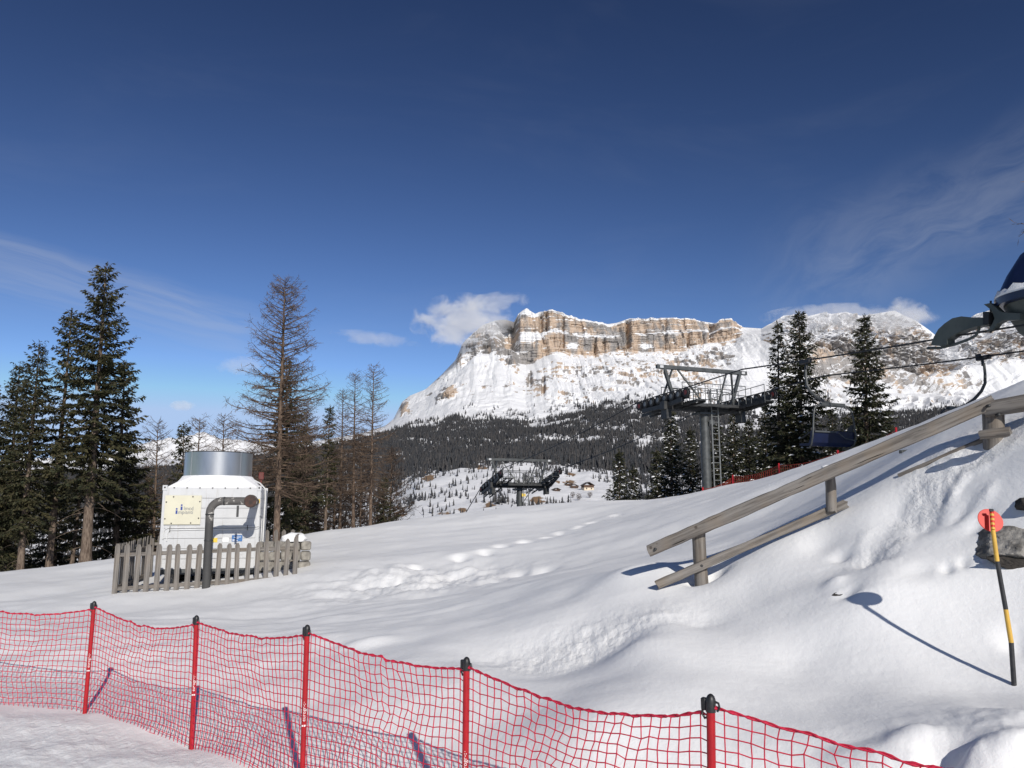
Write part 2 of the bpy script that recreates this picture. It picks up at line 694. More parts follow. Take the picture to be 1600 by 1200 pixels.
def ground_detail(x, y):
    z = np.zeros_like(x)
    r = np.hypot(x, y)
    for fx, fy, rx, ry, h, ang in feat:
        m = (np.abs(x - fx) < 3.2 * max(rx, ry)) & (np.abs(y - fy) < 3.2 * max(rx, ry))
        if not m.any():
            continue
        dx, dy = x[m] - fx, y[m] - fy
        c, s = math.cos(ang), math.sin(ang)
        u, v = (c * dx + s * dy) / rx, (-s * dx + c * dy) / ry
        z[m] += h * np.exp(-(u * u + v * v))
    # wind drifts, larger far away
    z += 0.10 * fbm(x * 0.16 + 3, y * 0.22, 4, 5, 0.45)
    z += 0.022 * fbm(x * 0.9, y * 0.7 + x * 0.3, 3, 21, 0.5) * sstep(70, 8, r)
    # piste side of the net: scraped, crusted
    fence_y = np.interp(x, [p[0] for p in POSTS], [p[1] for p in POSTS])
    piste = sstep(0.1, -0.5, y - fence_y)
    z += piste * (0.012 * fbm(x * 5.0 + y * 2.0, y * 3.5, 4, 31, 0.55) + 0.018 * ridged(x * 1.2, y * 1.6, 3, 77, 0.5) * 0.4)
    # ribs of groomed snow left of the middle, seen through the net
    ribs = blob(x, y, (-5.5, 12.5), 5.5, 3.2)
    z += ribs * 0.03 * fbm(x * 0.5 + y * 0.25, y * 2.2, 4, 41, 0.5)
    ta = np.clip(((x - 1.5) * 0.93 + (y - 5.5) * 0.36), -20, 20)
    # trodden areas
    b1 = (blob(x, y, CR_BANK, 0.8, 0.6) + 0.9 * blob(x, y, CR_BANK2, 0.9, 0.7)) * sstep(-0.25, 0.35, fbm(x * 0.9, y * 0.9, 3, 55))
    z += np.clip(b1, 0, 1) * (0.055 * fbm(x * 2.2, y * 2.2, 5, 51, 0.5) + 0.008 * ridged(x * 3, y * 3, 3, 52))
    b2 = blob(x, y, CR_HOLE, 0.9, 0.42)
    z += b2 * (0.022 * fbm(x * 3.5, y * 4, 5, 61, 0.62) + 0.010 * ridged(x * 6, y * 6, 3, 62, 0.6))
    b3 = blob(x, y, CR_ROUGH, 2.0, 1.7)
    z += b3 * (0.10 * fbm(x * 1.1, y * 1.1, 4, 71, 0.5) + 0.05 * ridged(x * 2.2, y * 1.4, 3, 72))
    lr = blob(x, y, (2.9, 4.2), 1.1, 0.8)
    z += lr * 0.03 * fbm(x * 3.0, y * 3.0, 4, 81, 0.5)
    crust = np.clip(piste * 0.9 + b1 * 0.9 + b2 * 1.0 + 0.5 * b3 + 0.12, 0.06, 1)
    return z, crust


def ground_z(x, y):
    x, y = np.atleast_1d(np.asarray(x, float)), np.atleast_1d(np.asarray(y, float))
    return tps(x, y) + ground_detail(x, y)[0]


def gz(x, y):
    return float(ground_z(x, y)[0])


def ghit(px, py):
    return Vector(hit(px, py, ground_z))


ths = np.concatenate([np.linspace(-180, -47, 40)[:-1], np.linspace(-47, -38, 40)[:-1], np.linspace(-38, 38, 860), np.linspace(38, 47, 40)[1:], np.linspace(47, 180, 40)[1:-1]])
rs = np.concatenate([[0.02, 0.5, 1.0, 1.5, 2.0], np.geomspace(2.4, 48, 430), np.geomspace(49, 95, 24)])
TH, RR = np.meshgrid(np.radians(ths), rs, indexing='ij')
GX, GY = (RR * np.sin(TH)), (RR * np.cos(TH))
ci_ = np.array([i for i in range(len(ths)) if i % 5 == 0 or abs(ths[i]) > 37.0 or i == len(ths) - 1])
cj_ = np.unique(np.concatenate([np.arange(0, len(rs), 3), [len(rs) - 1]]))
cz_ = tps(GX[np.ix_(ci_, cj_)], GY[np.ix_(ci_, cj_)])
tmp_ = np.array([np.interp(np.arange(len(rs)), cj_, row) for row in cz_])
base = np.array([np.interp(ths, ths[ci_], tmp_[:, j]) for j in range(len(rs))]).T.ravel()
det, crust = ground_detail(GX.ravel(), GY.ravel())
GV = np.stack([GX.ravel(), GY.ravel(), base + det], 1)
nt_, nr_ = TH.shape
ii, jj = np.meshgrid(np.arange(nt_), np.arange(nr_ - 1), indexing='ij')
i2 = (ii + 1) % nt_
GF = np.stack([ii * nr_ + jj, ii * nr_ + jj + 1, i2 * nr_ + jj + 1, i2 * nr_ + jj], -1).reshape(-1, 4)
gme = np_mesh('snow_ground', GV, GF[:, ::-1], True)
set_attr(gme, 'crust', crust)
ground = link('snow_ground', gme, None, M_SNOW, kind='structure')
tag(ground, 'smooth bright snow field with drifts and footprints')

# ------------------------------------------------------------------ valley, forest slopes and the cliff mountain
def curve(*pts):
    a = np.array(pts, float)
    return lambda px: np.interp(px, a[:, 0], a[:, 1])


sky_py = curve((-900, 760), (-100, 735), (0, 728), (300, 716), (500, 688), (560, 678), (600, 667), (615, 654), (628, 628), (640, 618), (665, 608), (690, 585), (712, 562), (722, 538),
               (738, 521), (755, 507), (775, 500), (790, 499), (803, 503), (810, 490), (816, 485), (823, 482), (836, 490), (843, 487), (862, 485), (880, 490), (905, 498), (950, 506), (964, 504),
               (984, 497), (1010, 498), (1050, 496), (1085, 500), (1118, 505), (1128, 498), (1142, 499), (1160, 511), (1190, 513), (1212, 501), (1224, 493), (1245, 491), (1262, 494), (1285, 488), (1300, 490), (1322, 487),
               (1345, 493), (1372, 489), (1398, 485), (1412, 492), (1430, 500), (1450, 514), (1466, 527), (1500, 508), (1530, 489), (1560, 481), (1600, 478), (1750, 500), (2100, 620), (2600, 700))
base_py = curve((-900, 765), (-100, 740), (0, 732), (300, 720), (500, 691), (560, 681), (600, 670), (615, 660), (628, 648), (640, 634), (665, 622), (690, 602), (715, 580), (740, 556), (770, 548), (800, 552),
                (812, 566), (822, 570), (838, 562), (850, 556), (870, 548), (900, 553), (930, 553), (960, 547), (1000, 549), (1030, 546), (1060, 545), (1090, 538), (1115, 532),
                (1140, 528), (1160, 521), (1190, 523), (1215, 516), (1260, 530), (1300, 545), (1400, 575), (1450, 585), (1500, 570), (1600, 555), (2100, 660), (2600, 730))
tree_py = curve((-900, 790), (0, 748), (300, 730), (500, 700), (600, 678), (640, 668), (700, 655), (760, 657), (830, 658), (880, 650), (930, 640), (1000, 629), (1100, 641), (1200, 650),
                (1300, 652), (1400, 646), (1480, 640), (1600, 655), (2100, 700), (2600, 760))
c4_py = curve((-900, 850), (0, 785), (600, 716), (700, 708), (850, 702), (1000, 700), (1600, 704), (2600, 800))
c3_py = curve((-900, 950), (0, 830), (560, 785), (620, 768), (650, 748), (720, 732), (800, 726), (870, 731), (900, 738), (960, 744), (1100, 742), (1600, 735), (2600, 850))
c2_py = curve((-900, 990), (0, 900), (500, 862), (600, 838), (700, 818), (800, 806), (900, 800), (1000, 793), (1600, 790), (2600, 900))
d7 = curve((-900, 3300), (600, 3300), (640, 3500), (760, 3620), (1150, 3640), (1230, 3300), (2600, 3300))

cols = np.concatenate([np.linspace(-900, 540, 150)[:-1], np.linspace(540, 1640, 900), np.linspace(1640, 2600, 60)[1:]])
secs = []                                    # (py, depth, rows to the next curve)
one = np.ones_like(cols)
pb, ps, pt = base_py(cols), sky_py(cols), tree_py(cols)
pm = pt + 0.45 * (pb - pt)
zfix = lambda z, d: 797 - z / d * FOC
secs.append((zfix(-30, 70) * one, 70 * one, 4))
secs.append((zfix(-75, 330) * one, 330 * one, 14))
secs.append((c2_py(cols), 560 * one, 50))
secs.append((c3_py(cols), 950 * one, 40))
secs.append((c4_py(cols), 1700 * one, 50))
secs.append((pt, 2750 * one, 50))
secs.append((pm, 3150 * one, 60))
secs.append((pb, d7(cols), 42))
mid = pb + 0.52 * (ps - pb)
db = d7(cols)
secs.append((mid, db + 0.33 * (3760 - db), 3))
secs.append((mid - 0.7, db + 0.33 * (3760 - db) + 28, 42))
secs.append((ps, 3770 * one, 3))
secs.append((ps + 1.0, 3900 * one, 3))
secs.append((zfix(200, 5200) * one, 5200 * one, 1))
rowsX, rowsY, rowsZ, rowT = [], [], [], []
for k in range(len(secs)):
    x, y, z = Pn(cols, secs[k][0], secs[k][1])
    if k + 1 < len(secs):
        x2, y2, z2 = Pn(cols, secs[k + 1][0], secs[k + 1][1])
        n = secs[k][2]
        for t in range(n):
            f = t / n
            rowsX.append(x + (x2 - x) * f)
            rowsY.append(y + (y2 - y) * f)
            rowsZ.append(z + (z2 - z) * f)
            rowT.append(k + f)
    else:
        rowsX.append(x)
        rowsY.append(y)
        rowsZ.append(z)
        rowT.append(float(k))
MX, MY, MZ = np.array(rowsX), np.array(rowsY), np.array(rowsZ)
RT = np.array(rowT)[:, None] * np.ones_like(MX)
PX = cols[None, :] * np.ones_like(MX)
# smooth the kinks between the lower sections
k_ = np.array([1, 2, 3, 2, 1]) / 9.0
for _ in range(4):
    Zp = np.pad(MZ, ((2, 2), (0, 0)), mode='edge')
    Zs = sum(k_[q] * Zp[q:q + MZ.shape[0]] for q in range(5))
    w_ = sstep(6.3, 5.6, RT)
    MZ = MZ * (1 - w_) + Zs * w_
massif = sstep(600, 640, PX)
cliff = sstep(6.85, 7.05, RT) * sstep(10.15, 9.95, RT) * sstep(716, 735, PX)
wall = cliff * sstep(806, 816, PX) * sstep(1175, 1150, PX)
leftw = cliff * sstep(812, 800, PX)
rightw = cliff * sstep(1200, 1240, PX)
upper = sstep(5.0, 5.4, RT) * sstep(10.3, 9.9, RT) * massif
X_, Z_ = MX / 100.0, MZ / 100.0
# buttresses, chimneys and strata on the walls (displacement towards the viewer)
col_n = fbm(X_ * 1.1, Z_ * 0.13 + 3, 4, 101, 0.55)
gul = ridged(X_ * 2.6 + 0.3 * Z_, Z_ * 0.35, 4, 111, 0.55)
cells = np.floor(X_ * 2.1 + 0.8 * perlin(X_ * 1.5, Z_ * 0.5, 9))
blk = (_hash(cells.astype(np.int64), np.floor(Z_ * 1.2 + 0.4 * cells).astype(np.int64), 5) / 4294967296.0 - 0.5)
strat = perlin(X_ * 0.15, Z_ * 9.0, 131) + 0.6 * perlin(X_ * 0.4, Z_ * 21.0, 133)
dY = wall * (22 * col_n + 6 * gul + 16 * blk + 3.0 * strat)
zb_ = MZ / 38.0 + 0.8 * fbm(X_ * 0.35, Z_ * 0.2, 3, 191)
frb = zb_ - np.floor(zb_)
dY += wall * 19 * (sstep(0.86, 1.0, frb) - frb) * (0.6 + 0.6 * sstep(-0.3, 0.3, fbm(X_ * 0.8, Z_ * 0.3, 3, 193)))
zc_ = MZ / 13.0 + 0.5 * fbm(X_ * 0.9, Z_ * 0.4, 3, 195)
frc = zc_ - np.floor(zc_)
dY += wall * 4.5 * (sstep(0.8, 1.0, frc) - frc)
dY += leftw * (30 * fbm(X_ * 1.4, Z_ * 0.6, 4, 141, 0.6) + 12 * gul + 5 * strat)
dia = X_ * 0.75 + Z_ * 1.0
dY += rightw * (52 * fbm(X_ * 0.8, Z_ * 0.8, 5, 151, 0.62) + 20 * ridged(X_ * 1.0 - Z_ * 0.9, dia * 3.2, 4, 153, 0.6))
sl = upper * (1 - wall)
# flutes and gullies of the snow slopes
fl = ridged(X_ * 1.9 + 0.2 * fbm(X_, Z_, 3, 7), Z_ * 0.25 + 7, 4, 161, 0.5)
rough_ = sstep(850, 890, PX) * sstep(1180, 1120, PX)
dY += sl * ((7 + 7 * rough_) * fl + 30 * fbm(X_ * 0.45, Z_ * 0.4, 3, 163, 0.45) + rough_ * 4 * ridged(X_ * 2.1, Z_ * 5.6, 4, 165, 0.6))
# two deep shadowed clefts and a projecting buttress
for cx, w, dep, t0, t1 in ((854, 3, 30, 9.0, 9.9), (930, 2, 14, 7.0, 8.4), (1040, 2.5, 14, 7.0, 9.9), (1075, 2.5, 16, 7.0, 9.0), (846, 4, 34, 9.0, 9.9), (982, 4, 38, 7.2, 9.9), (1113, 4, 34, 7.2, 9.9), (1098, 3, 22, 7.0, 8.5), (944, 3, 16, 7.0, 8.4), (880, 2.5, 18, 7.2, 9.8),
                           (760, 5, 40, 7.4, 9.2), (828, 3.5, 26, 6.3, 6.6), (849, 3, 30, 5.9, 6.3)):
    dY += 1.7 * dep * np.exp(-((PX - cx) / (0.8 * w)) ** 2) * sstep(t0 - 0.2, t0 + 0.1, RT) * sstep(t1 + 0.2, t1 - 0.1, RT)
dY += 150 * sstep(7.2, 7.5, RT) * sstep(10.2, 10.0, RT) * np.clip((813.0 - PX) / 12.0, 0, 1) * sstep(770, 790, PX)
butt = np.exp(-((PX - 795 - 14 * (6.9 - RT)) / 16) ** 2) * sstep(6.45, 6.75, RT) * sstep(7.4, 7.0, RT) * np.clip(0.75 + 0.6 * fbm(X_ * 2.2, Z_ * 2.0, 4, 197), 0, 1.3)
dY -= 75 * butt
but2 = np.exp(-((PX - 700) / 15) ** 2) * sstep(6.0, 6.2, RT) * sstep(6.7, 6.45, RT) * np.clip(0.6 + 1.1 * fbm(X_ * 2.6, Z_ * 2.4, 4, 199), 0, 1.2)
dY -= 55 * but2
but3 = np.exp(-((PX - 632) / 6) ** 2) * sstep(6.7, 6.9, RT) * sstep(10, 9, RT)
dY -= 30 * but3
MY = MY + dY
MX = MX + dY * (MX / np.maximum(MY, 1)) * 0.0
# rolling of the lower slopes
low = sstep(1.9, 2.3, RT) * sstep(6.0, 5.0, RT)
MZ = MZ + low * (0.0045 * MY * fbm(MX / 160.0, MY / 260.0, 5, 171, 0.5) + 3.0 * fbm(MX / 60.0, MY / 60.0, 4, 173, 0.5))
MZ = MZ + upper * (1 - cliff) * 3.5 * fbm(MX / 70.0, MY / 70.0, 4, 175, 0.5)
MZ = MZ + (cliff * sstep(9.3, 9.9, RT)) * 4.0 * fbm(MX / 25.0, MY / 40.0, 3, 177, 0.6)

# limestone benches: steps in the snow slopes, tilted on the right massif
tilt_ = sstep(1225, 1300, PX)
tt = (MZ + 0.10 * MX * (1 - tilt_) - 0.62 * MX * tilt_ + 26 * fbm(MX / 240.0, MY / 240.0, 4, 181, 0.55)) / 31.0
ff = tt - np.floor(tt)
stp = (np.floor(tt) + sstep(0.55, 0.98, ff) - tt) * 31.0
tm = sstep(-0.05, 0.5, fbm(MX / 210.0, MZ / 90.0, 4, 183, 0.55) + 0.15 * tilt_ + 0.2 * rough_) * (0.25 + 0.75 * np.maximum(rough_, tilt_)) * upper * (1 - wall) * (1 - 0.6 * leftw)
MZ = MZ + tm * stp * 0.85
g0 = [np.gradient(a_, axis=0) for a_ in (MX, MY, MZ)]
g1 = [np.gradient(a_, axis=1) for a_ in (MX, MY, MZ)]
nxv = g0[1] * g1[2] - g0[2] * g1[1]
nyv = g0[2] * g1[0] - g0[0] * g1[2]
nzv = g0[0] * g1[1] - g0[1] * g1[0]
NZV = np.abs(nzv) / (np.sqrt(nxv ** 2 + nyv ** 2 + nzv ** 2) + 1e-9)
# rock and colour attributes
def ell(cx, cy, rx, ry, pyv):
    return np.exp(-(((PX - cx) / rx) ** 2 + ((pyv - cy) / ry) ** 2))


yc = (MZ - CAM_Z) / MY
PYV = 600 - FOC * np.tan(np.arctan(yc) - PITCH)
nr1 = fbm(X_ * 2.2, Z_ * 3.4, 5, 201, 0.62)
nr2 = fbm(X_ * 7.0, Z_ * 14.0, 3, 205, 0.6)
dn = fbm((X_ * 0.7 + Z_ * 1.0) * 5.0, (X_ - Z_) * 1.1, 4, 207, 0.6)
rock = 1.0 * wall + leftw * (0.62 + 0.6 * nr1 + 0.25 * nr2) + 0.0 * rightw
rock += upper * rough_ * 0.20 * sstep(5.5, 6.0, RT) * (1 - wall)
rock += 1.1 * butt + 1.0 * but2 + 1.2 * but3
patches = (ell(800, 605, 45, 18, PYV) * 0.7 + ell(845, 600, 26, 30, PYV) * 0.8 + ell(838, 615, 5, 14, PYV) * 1.0 + ell(851, 632, 5, 16, PYV) * 1.0 + ell(745, 605, 28, 14, PYV) * 0.75 + ell(700, 612, 22, 14, PYV) * 0.9
           + ell(760, 575, 12, 8, PYV) * 0.7 + ell(955, 590, 130, 34, PYV) * 0.46 + ell(1000, 566, 120, 7, PYV) * 0.5 + ell(1120, 560, 36, 18, PYV) * 0.9
           + ell(640, 640, 12, 16, PYV) * 0.9 + ell(665, 622, 20, 8, PYV) * 0.5 + 0 + ell(775, 640, 60, 14, PYV) * 0.45)
rock += upper * patches * (0.50 + 0.9 * nr1 + 0.5 * nr2)
steep = sstep(0.80, 0.52, NZV + 0.16 * nr1)
rock += upper * (1 - wall) * steep * (0.55 + 0.55 * nr1 + 0.3 * nr2) * (0.35 + 0.65 * sstep(-0.3, 0.3, fbm(MX / 260.0, MZ / 160.0, 3, 187)))
sa, sb = X_ * 0.80 + Z_ * 0.60, -X_ * 0.60 + Z_ * 0.80
strk = fbm(sa * 1.1, sb * 7.5, 5, 241, 0.62) + 0.5 * fbm(sa * 0.7, sb * 2.0, 3, 243)
rmask = np.clip(ell(1300, 560, 45, 50, PYV) + ell(1370, 580, 60, 38, PYV) + ell(1425, 560, 48, 62, PYV) + ell(1460, 600, 34, 26, PYV) * 0.7 + ell(1570, 545, 60, 34, PYV) * 0.75 + ell(1250, 500, 20, 10, PYV) * 0.5, 0, 1)
rock += upper * sstep(1220, 1260, PX) * rmask * (0.64 + 0.34 * strk + 0.1 * nr2)
# ledges of snow on the wall
ledge = np.exp(-((RT - 8.5) / 0.56) ** 4) * wall
led2 = sstep(0.52, 0.78, strat * 0.5 + 0.35 * nr1 + 0.25) * wall * 0.9
rock -= 1.3 * ledge * sstep(-0.6, 0.1, fbm(X_ * 0.9, Z_ * 0.2, 3, 211)) + led2
rock -= wall * sstep(9.80, 9.93, RT) * (0.9 + 0.6 * fbm(X_ * 2.0, Z_, 3, 213))
rock -= 0.9 * wall * ell(830, 528, 22, 7, PYV) + wall * 0.8 * ell(895, 541, 14, 6, PYV) + wall * 0.9 * ell(1010, 541, 13, 5, PYV) + wall * 0.8 * ell(825, 489, 14, 4, PYV)
org = 0.52 + 0.75 * fbm(X_ * 0.8, Z_ * 0.8, 4, 221, 0.5) + 0.35 * fbm(X_ * 3.5, Z_ * 0.5, 3, 223, 0.5)
org += 0.5 * (ell(860, 545, 22, 30, PYV) + ell(1060, 530, 40, 22, PYV) + ell(940, 530, 14, 22, PYV) + ell(1145, 518, 16, 14, PYV)) - 0.45 * leftw - 0.35 * ell(895, 530, 26, 18, PYV)
org -= 0.22 * sstep(1230, 1280, PX)
# brown earth and scree scars on the near slope
earth = (ell(622, 808, 12, 14, PYV) + ell(667, 744, 12, 7, PYV) + ell(752, 728, 12, 6, PYV) + ell(695, 806, 14, 6, PYV) + ell(722, 798, 13, 7, PYV) + ell(765, 790, 10, 6, PYV)
         + ell(840, 782, 12, 6, PYV) + ell(893, 745, 8, 7, PYV) + ell(882, 753, 15, 3, PYV)) * sstep(2.0, 2.2, RT) * sstep(4.2, 3.9, RT)
earth = np.clip(earth * (0.75 + 1.6 * fbm(MX / 14.0, MY / 30.0 + MZ / 9.0, 4, 231, 0.6)), 0, 1)
rock = np.clip(rock, 0, 1)
MV = np.stack([MX.ravel(), MY.ravel(), MZ.ravel()], 1)
nrw, ncl = MX.shape
ri, ci = np.meshgrid(np.arange(nrw - 1), np.arange(ncl - 1), indexing='ij')
MF = np.stack([ri * ncl + ci, ri * ncl + ci + 1, (ri + 1) * ncl + ci + 1, (ri + 1) * ncl + ci], -1)


def mountain_build(nt, bs, tc):
    geo = nn(nt, 'ShaderNodeNewGeometry')
    v = geo.outputs['Position']
    ar = nn(nt, 'ShaderNodeAttribute', attribute_name='rock').outputs['Fac']
    ao = nn(nt, 'ShaderNodeAttribute', attribute_name='orange').outputs['Fac']
    ae = nn(nt, 'ShaderNodeAttribute', attribute_name='earth').outputs['Fac']
    n1 = noise(nt, v, 0.05, 6, 0.65, (1, 1, 1.8))
    n2 = noise(nt, v, 0.02, 5, 0.6, (1, 1, 0.12))
    n3 = noise(nt, v, 0.03, 6, 0.62, (0.25, 0.25, 4.5))
    at = nn(nt, 'ShaderNodeAttribute', attribute_name='tilt').outputs['Fac']
    vr = nn(nt, 'ShaderNodeVectorRotate')
    vr.rotation_type = 'Y_AXIS'
    vr.inputs['Angle'].default_value = R(36)
    lk(nt, v, vr.inputs['Vector'])
    n5 = noise(nt, vr.outputs[0], 0.035, 6, 0.66, (0.35, 0.35, 4.0))
    mx = nn(nt, 'ShaderNodeMix')
    lk(nt, at, mx.inputs[0])
    lk(nt, n3, mx.inputs[2])
    lk(nt, n5, mx.inputs[3])
    lam = mx.outputs[0]
    rk = math_n(nt, 'ADD', ar, math_n(nt, 'MULTIPLY', math_n(nt, 'SUBTRACT', n1, 0.5), 0.55))
    rk = math_n(nt, 'ADD', rk, math_n(nt, 'MULTIPLY', math_n(nt, 'SUBTRACT', lam, 0.5), 1.1))
    sx = nn(nt, 'ShaderNodeSeparateXYZ')
    lk(nt, geo.outputs['Normal'], sx.inputs[0])
    flat = maprange(nt, sx.outputs[2], 0.50, 0.78)
    rk = math_n(nt, 'SUBTRACT', rk, math_n(nt, 'MULTIPLY', flat, 0.35))
    rk = maprange(nt, rk, 0.42, 0.56)
    of = maprange(nt, math_n(nt, 'ADD', ao, math_n(nt, 'MULTIPLY', math_n(nt, 'SUBTRACT', n2, 0.5), 1.6)), 0.22, 0.80)
    rc = mixc(nt, of, (0.32, 0.302, 0.290), (0.54, 0.425, 0.33))
    n4 = noise(nt, v, 0.11, 4, 0.6, (1, 1, 0.10))
    rc = mixc(nt, maprange(nt, n3, 0.48, 0.66), rc, mixc(nt, 0.35, rc, (0.12, 0.108, 0.10)))
    rc = mixc(nt, maprange(nt, n4, 0.57, 0.63), rc, mixc(nt, 0.6, rc, (0.10, 0.092, 0.09)))
    rc = mixc(nt, maprange(nt, n1, 0.58, 0.78), rc, (0.44, 0.38, 0.33))
    sn = (0.80, 0.80, 0.81)
    c = mixc(nt, rk, sn, rc)
    c = mixc(nt, maprange(nt, ae, 0.25, 0.55), c, mixc(nt, n1, (0.16, 0.10, 0.06), (0.34, 0.23, 0.14)))
    lk(nt, c, bs.inputs['Base Color'])
    bs.inputs['Roughness'].default_value = 0.85
    bs.inputs['Specular IOR Level'].default_value = 0.1
    bump(nt, bs, math_n(nt, 'ADD', n1, n3), 0.4, 6.0)


M_MOUNT = pmat('mountain_rock_and_snow', mountain_build)
CUT = int(np.argmax(np.array(rowT) >= 5.0))   # everything below the tree line is the valley slope


def terrain_piece(name, r0, r1, label):
    idx = slice(r0 * ncl, r1 * ncl)
    n = r1 - r0
    a, b = np.meshgrid(np.arange(n - 1), np.arange(ncl - 1), indexing='ij')
    F = np.stack([a * ncl + b, a * ncl + b + 1, (a + 1) * ncl + b + 1, (a + 1) * ncl + b], -1).reshape(-1, 4)
    me = np_mesh(name, MV[idx], F, False)
    set_attr(me, 'rock', rock.ravel()[idx])
    set_attr(me, 'orange', org.ravel()[idx])
    set_attr(me, 'earth', earth.ravel()[idx])
    set_attr(me, 'tilt', tilt_.ravel()[idx])
    me.polygons.foreach_set('use_smooth', np.full(len(me.polygons), name != 'mountain'))
    o = link(name, me, None, M_MOUNT, kind='structure')
    return tag(o, label)


terrain_piece('valley_slope', 0, CUT + 1, 'snowy valley slopes below the mountain')
terrain_piece('mountain', CUT, nrw, 'long cliff mountain with orange rock walls above snow')

# far snowy ridge behind the left trees
rc_ = np.linspace(-500, 700, 240)
r_sky = np.interp(rc_, [-500, -100, 100, 200, 250, 285, 305, 330, 355, 385, 430, 500, 600, 700], [730, 722, 716, 702, 690, 679, 676, 681, 688, 689, 697, 708, 720, 740])
rows = []
for k in range(46):
    f = k / 40.0
    if k <= 40:
        py = 790 + (r_sky - 790) * f
        d = 6200 + 1500 * f
    else:
        py = r_sky + (k - 40) * 3
        d = 7700 + 200 * (k - 40)
    x, y, z = Pn(rc_, py, d * np.ones_like(rc_))
    w = min(1, f * 1.2) * (1 if k <= 40 else 0.3)
    z = z + w * (38 * ridged(x / 420.0, y / 520.0, 5, 301, 0.5) - 38 + 14 * fbm(x / 90.0, y / 90.0, 4, 303))
    rows.append(np.stack([x, y, z], 1))
DV = np.array(rows)
n_, m_ = DV.shape[:2]
a, b = np.meshgrid(np.arange(n_ - 1), np.arange(m_ - 1), indexing='ij')
DF = np.stack([a * m_ + b, a * m_ + b + 1, (a + 1) * m_ + b + 1, (a + 1) * m_ + b], -1).reshape(-1, 4)
dme = np_mesh('distant_ridge', DV.reshape(-1, 3), DF, True)
fr = (np.arange(n_)[:, None] / 40.0) * np.ones((1, m_))
set_attr(dme, 'rock', np.clip(0.22 + 0.5 * fbm(DV[..., 0] / 160, DV[..., 1] / 160, 4, 305), 0, 1))
set_attr(dme, 'orange', 0.2 * np.ones(n_ * m_))
set_attr(dme, 'earth', np.zeros(n_ * m_))
tag(link('distant_ridge', dme, None, M_MOUNT, kind='structure'), 'small snowy ridge far behind the left trees')

# ------------------------------------------------------------------ far conifer forest (one mass)
M_FOREST = simple('far_forest', (0.040, 0.044, 0.050), (0.072, 0.072, 0.076), 0.9, scale=0.012, spec=0.1, lo=0.4, hi=0.6)  # base lightened and blued to carry the distance haze
M_BARK = simple('bark', (0.20, 0.155, 0.12), (0.085, 0.062, 0.048), 0.95, scale=14, mapscale=(1, 1, 0.22), bstr=0.7, bdist=0.03, spec=0.15)
M_BARK_L = simple('larch_bark', (0.185, 0.135, 0.10), (0.075, 0.052, 0.040), 0.95, scale=18, mapscale=(1, 1, 0.25), bstr=0.7, bdist=0.02, spec=0.15)


def needle_build(ca, cb):
    def b(nt, bs, tc):
        n = noise(nt, tc.outputs['Object'], 1.1, 4, 0.65)
        n2 = noise(nt, tc.outputs['Object'], 9.0, 2, 0.5)
        c = mixc(nt, maprange(nt, n, 0.35, 0.68), ca, cb)
        c = mixc(nt, maprange(nt, n2, 0.4, 0.7), c, mixc(nt, 0.5, c, (0.085, 0.066, 0.030)))
        lk(nt, c, bs.inputs['Base Color'])
        bs.inputs['Roughness'].default_value = 0.7
        bs.inputs['Specular IOR Level'].default_value = 0.25
    return b


M_NEEDLE = pmat('spruce_needles', needle_build((0.026, 0.034, 0.018), (0.062, 0.057, 0.026)))
M_NEEDLE2 = pmat('dark_spruce_needles', needle_build((0.018, 0.026, 0.015), (0.042, 0.046, 0.022)))
M_TWIG = simple('larch_twigs', (0.165, 0.118, 0.085), (0.085, 0.060, 0.045), 0.95, scale=3, spec=0.1)
M_TWIG2 = simple('far_larch_twigs', (0.115, 0.082, 0.062), (0.06, 0.045, 0.036), 0.95, scale=3, spec=0.1)


def low_conifer(name, seed):
    rg = random.Random(seed)
    V, F = [], []
    tiers = 9
    n = 10
    for t in range(tiers):
        f = t / tiers
        z0, z1 = 0.06 + 0.94 * f * 0.97, min(1.0, 0.06 + 0.94 * (f + 1.9 / tiers))
        r = 0.155 * (1 - f) ** 0.85 + 0.012
        b = len(V)
        V.append((0, 0, z1))
        for k in range(n):
            a = 2 * math.pi * (k + rg.random() * 0.5) / n
            rr = r * (1.0 if k % 2 else 0.42) * rg.uniform(0.6, 1.35)
            V.append((rr * math.cos(a), rr * math.sin(a), z0 - 0.02 + rg.uniform(-0.015, 0.02)))
        for k in range(n):
            F.append((b, b + 1 + k, b + 1 + (k + 1) % n))
    return np_mesh(name, np.array(V), np.array(F))


rngF = np.random.default_rng(8)


def scatter(r_lo, r_hi, spacing, dens):
    """sample points on the terrain grid between row parameters, uniform per ground area"""
    rows_i = np.where((np.array(rowT) >= r_lo) & (np.array(rowT) < r_hi))[0]
    r0, r1 = rows_i[0], rows_i[-1]
    A = MV.reshape(nrw, ncl, 3)
    q00, q10, q01 = A[r0:r1, :-1], A[r0:r1, 1:], A[r0 + 1:r1 + 1, :-1]
    area = np.abs((q10[..., 0] - q00[..., 0]) * (q01[..., 1] - q00[..., 1]))
    exp_n = area / (spacing ** 2) * dens[r0:r1, :-1]
    exp_n = exp_n * ((PX[r0:r1, :-1] > -150) & (PX[r0:r1, :-1] < 1750))
    cnt = rngF.poisson(np.clip(exp_n, 0, 60))
    ri_, ci_2 = np.nonzero(cnt)
    rep = cnt[ri_, ci_2]
    ri_, ci_2 = np.repeat(ri_, rep), np.repeat(ci_2, rep)
    u, v = rngF.random(len(ri_)), rngF.random(len(ri_))
    p = q00[ri_, ci_2] + (q10[ri_, ci_2] - q00[ri_, ci_2]) * u[:, None] + (q01[ri_, ci_2] - q00[ri_, ci_2]) * v[:, None]
    return p


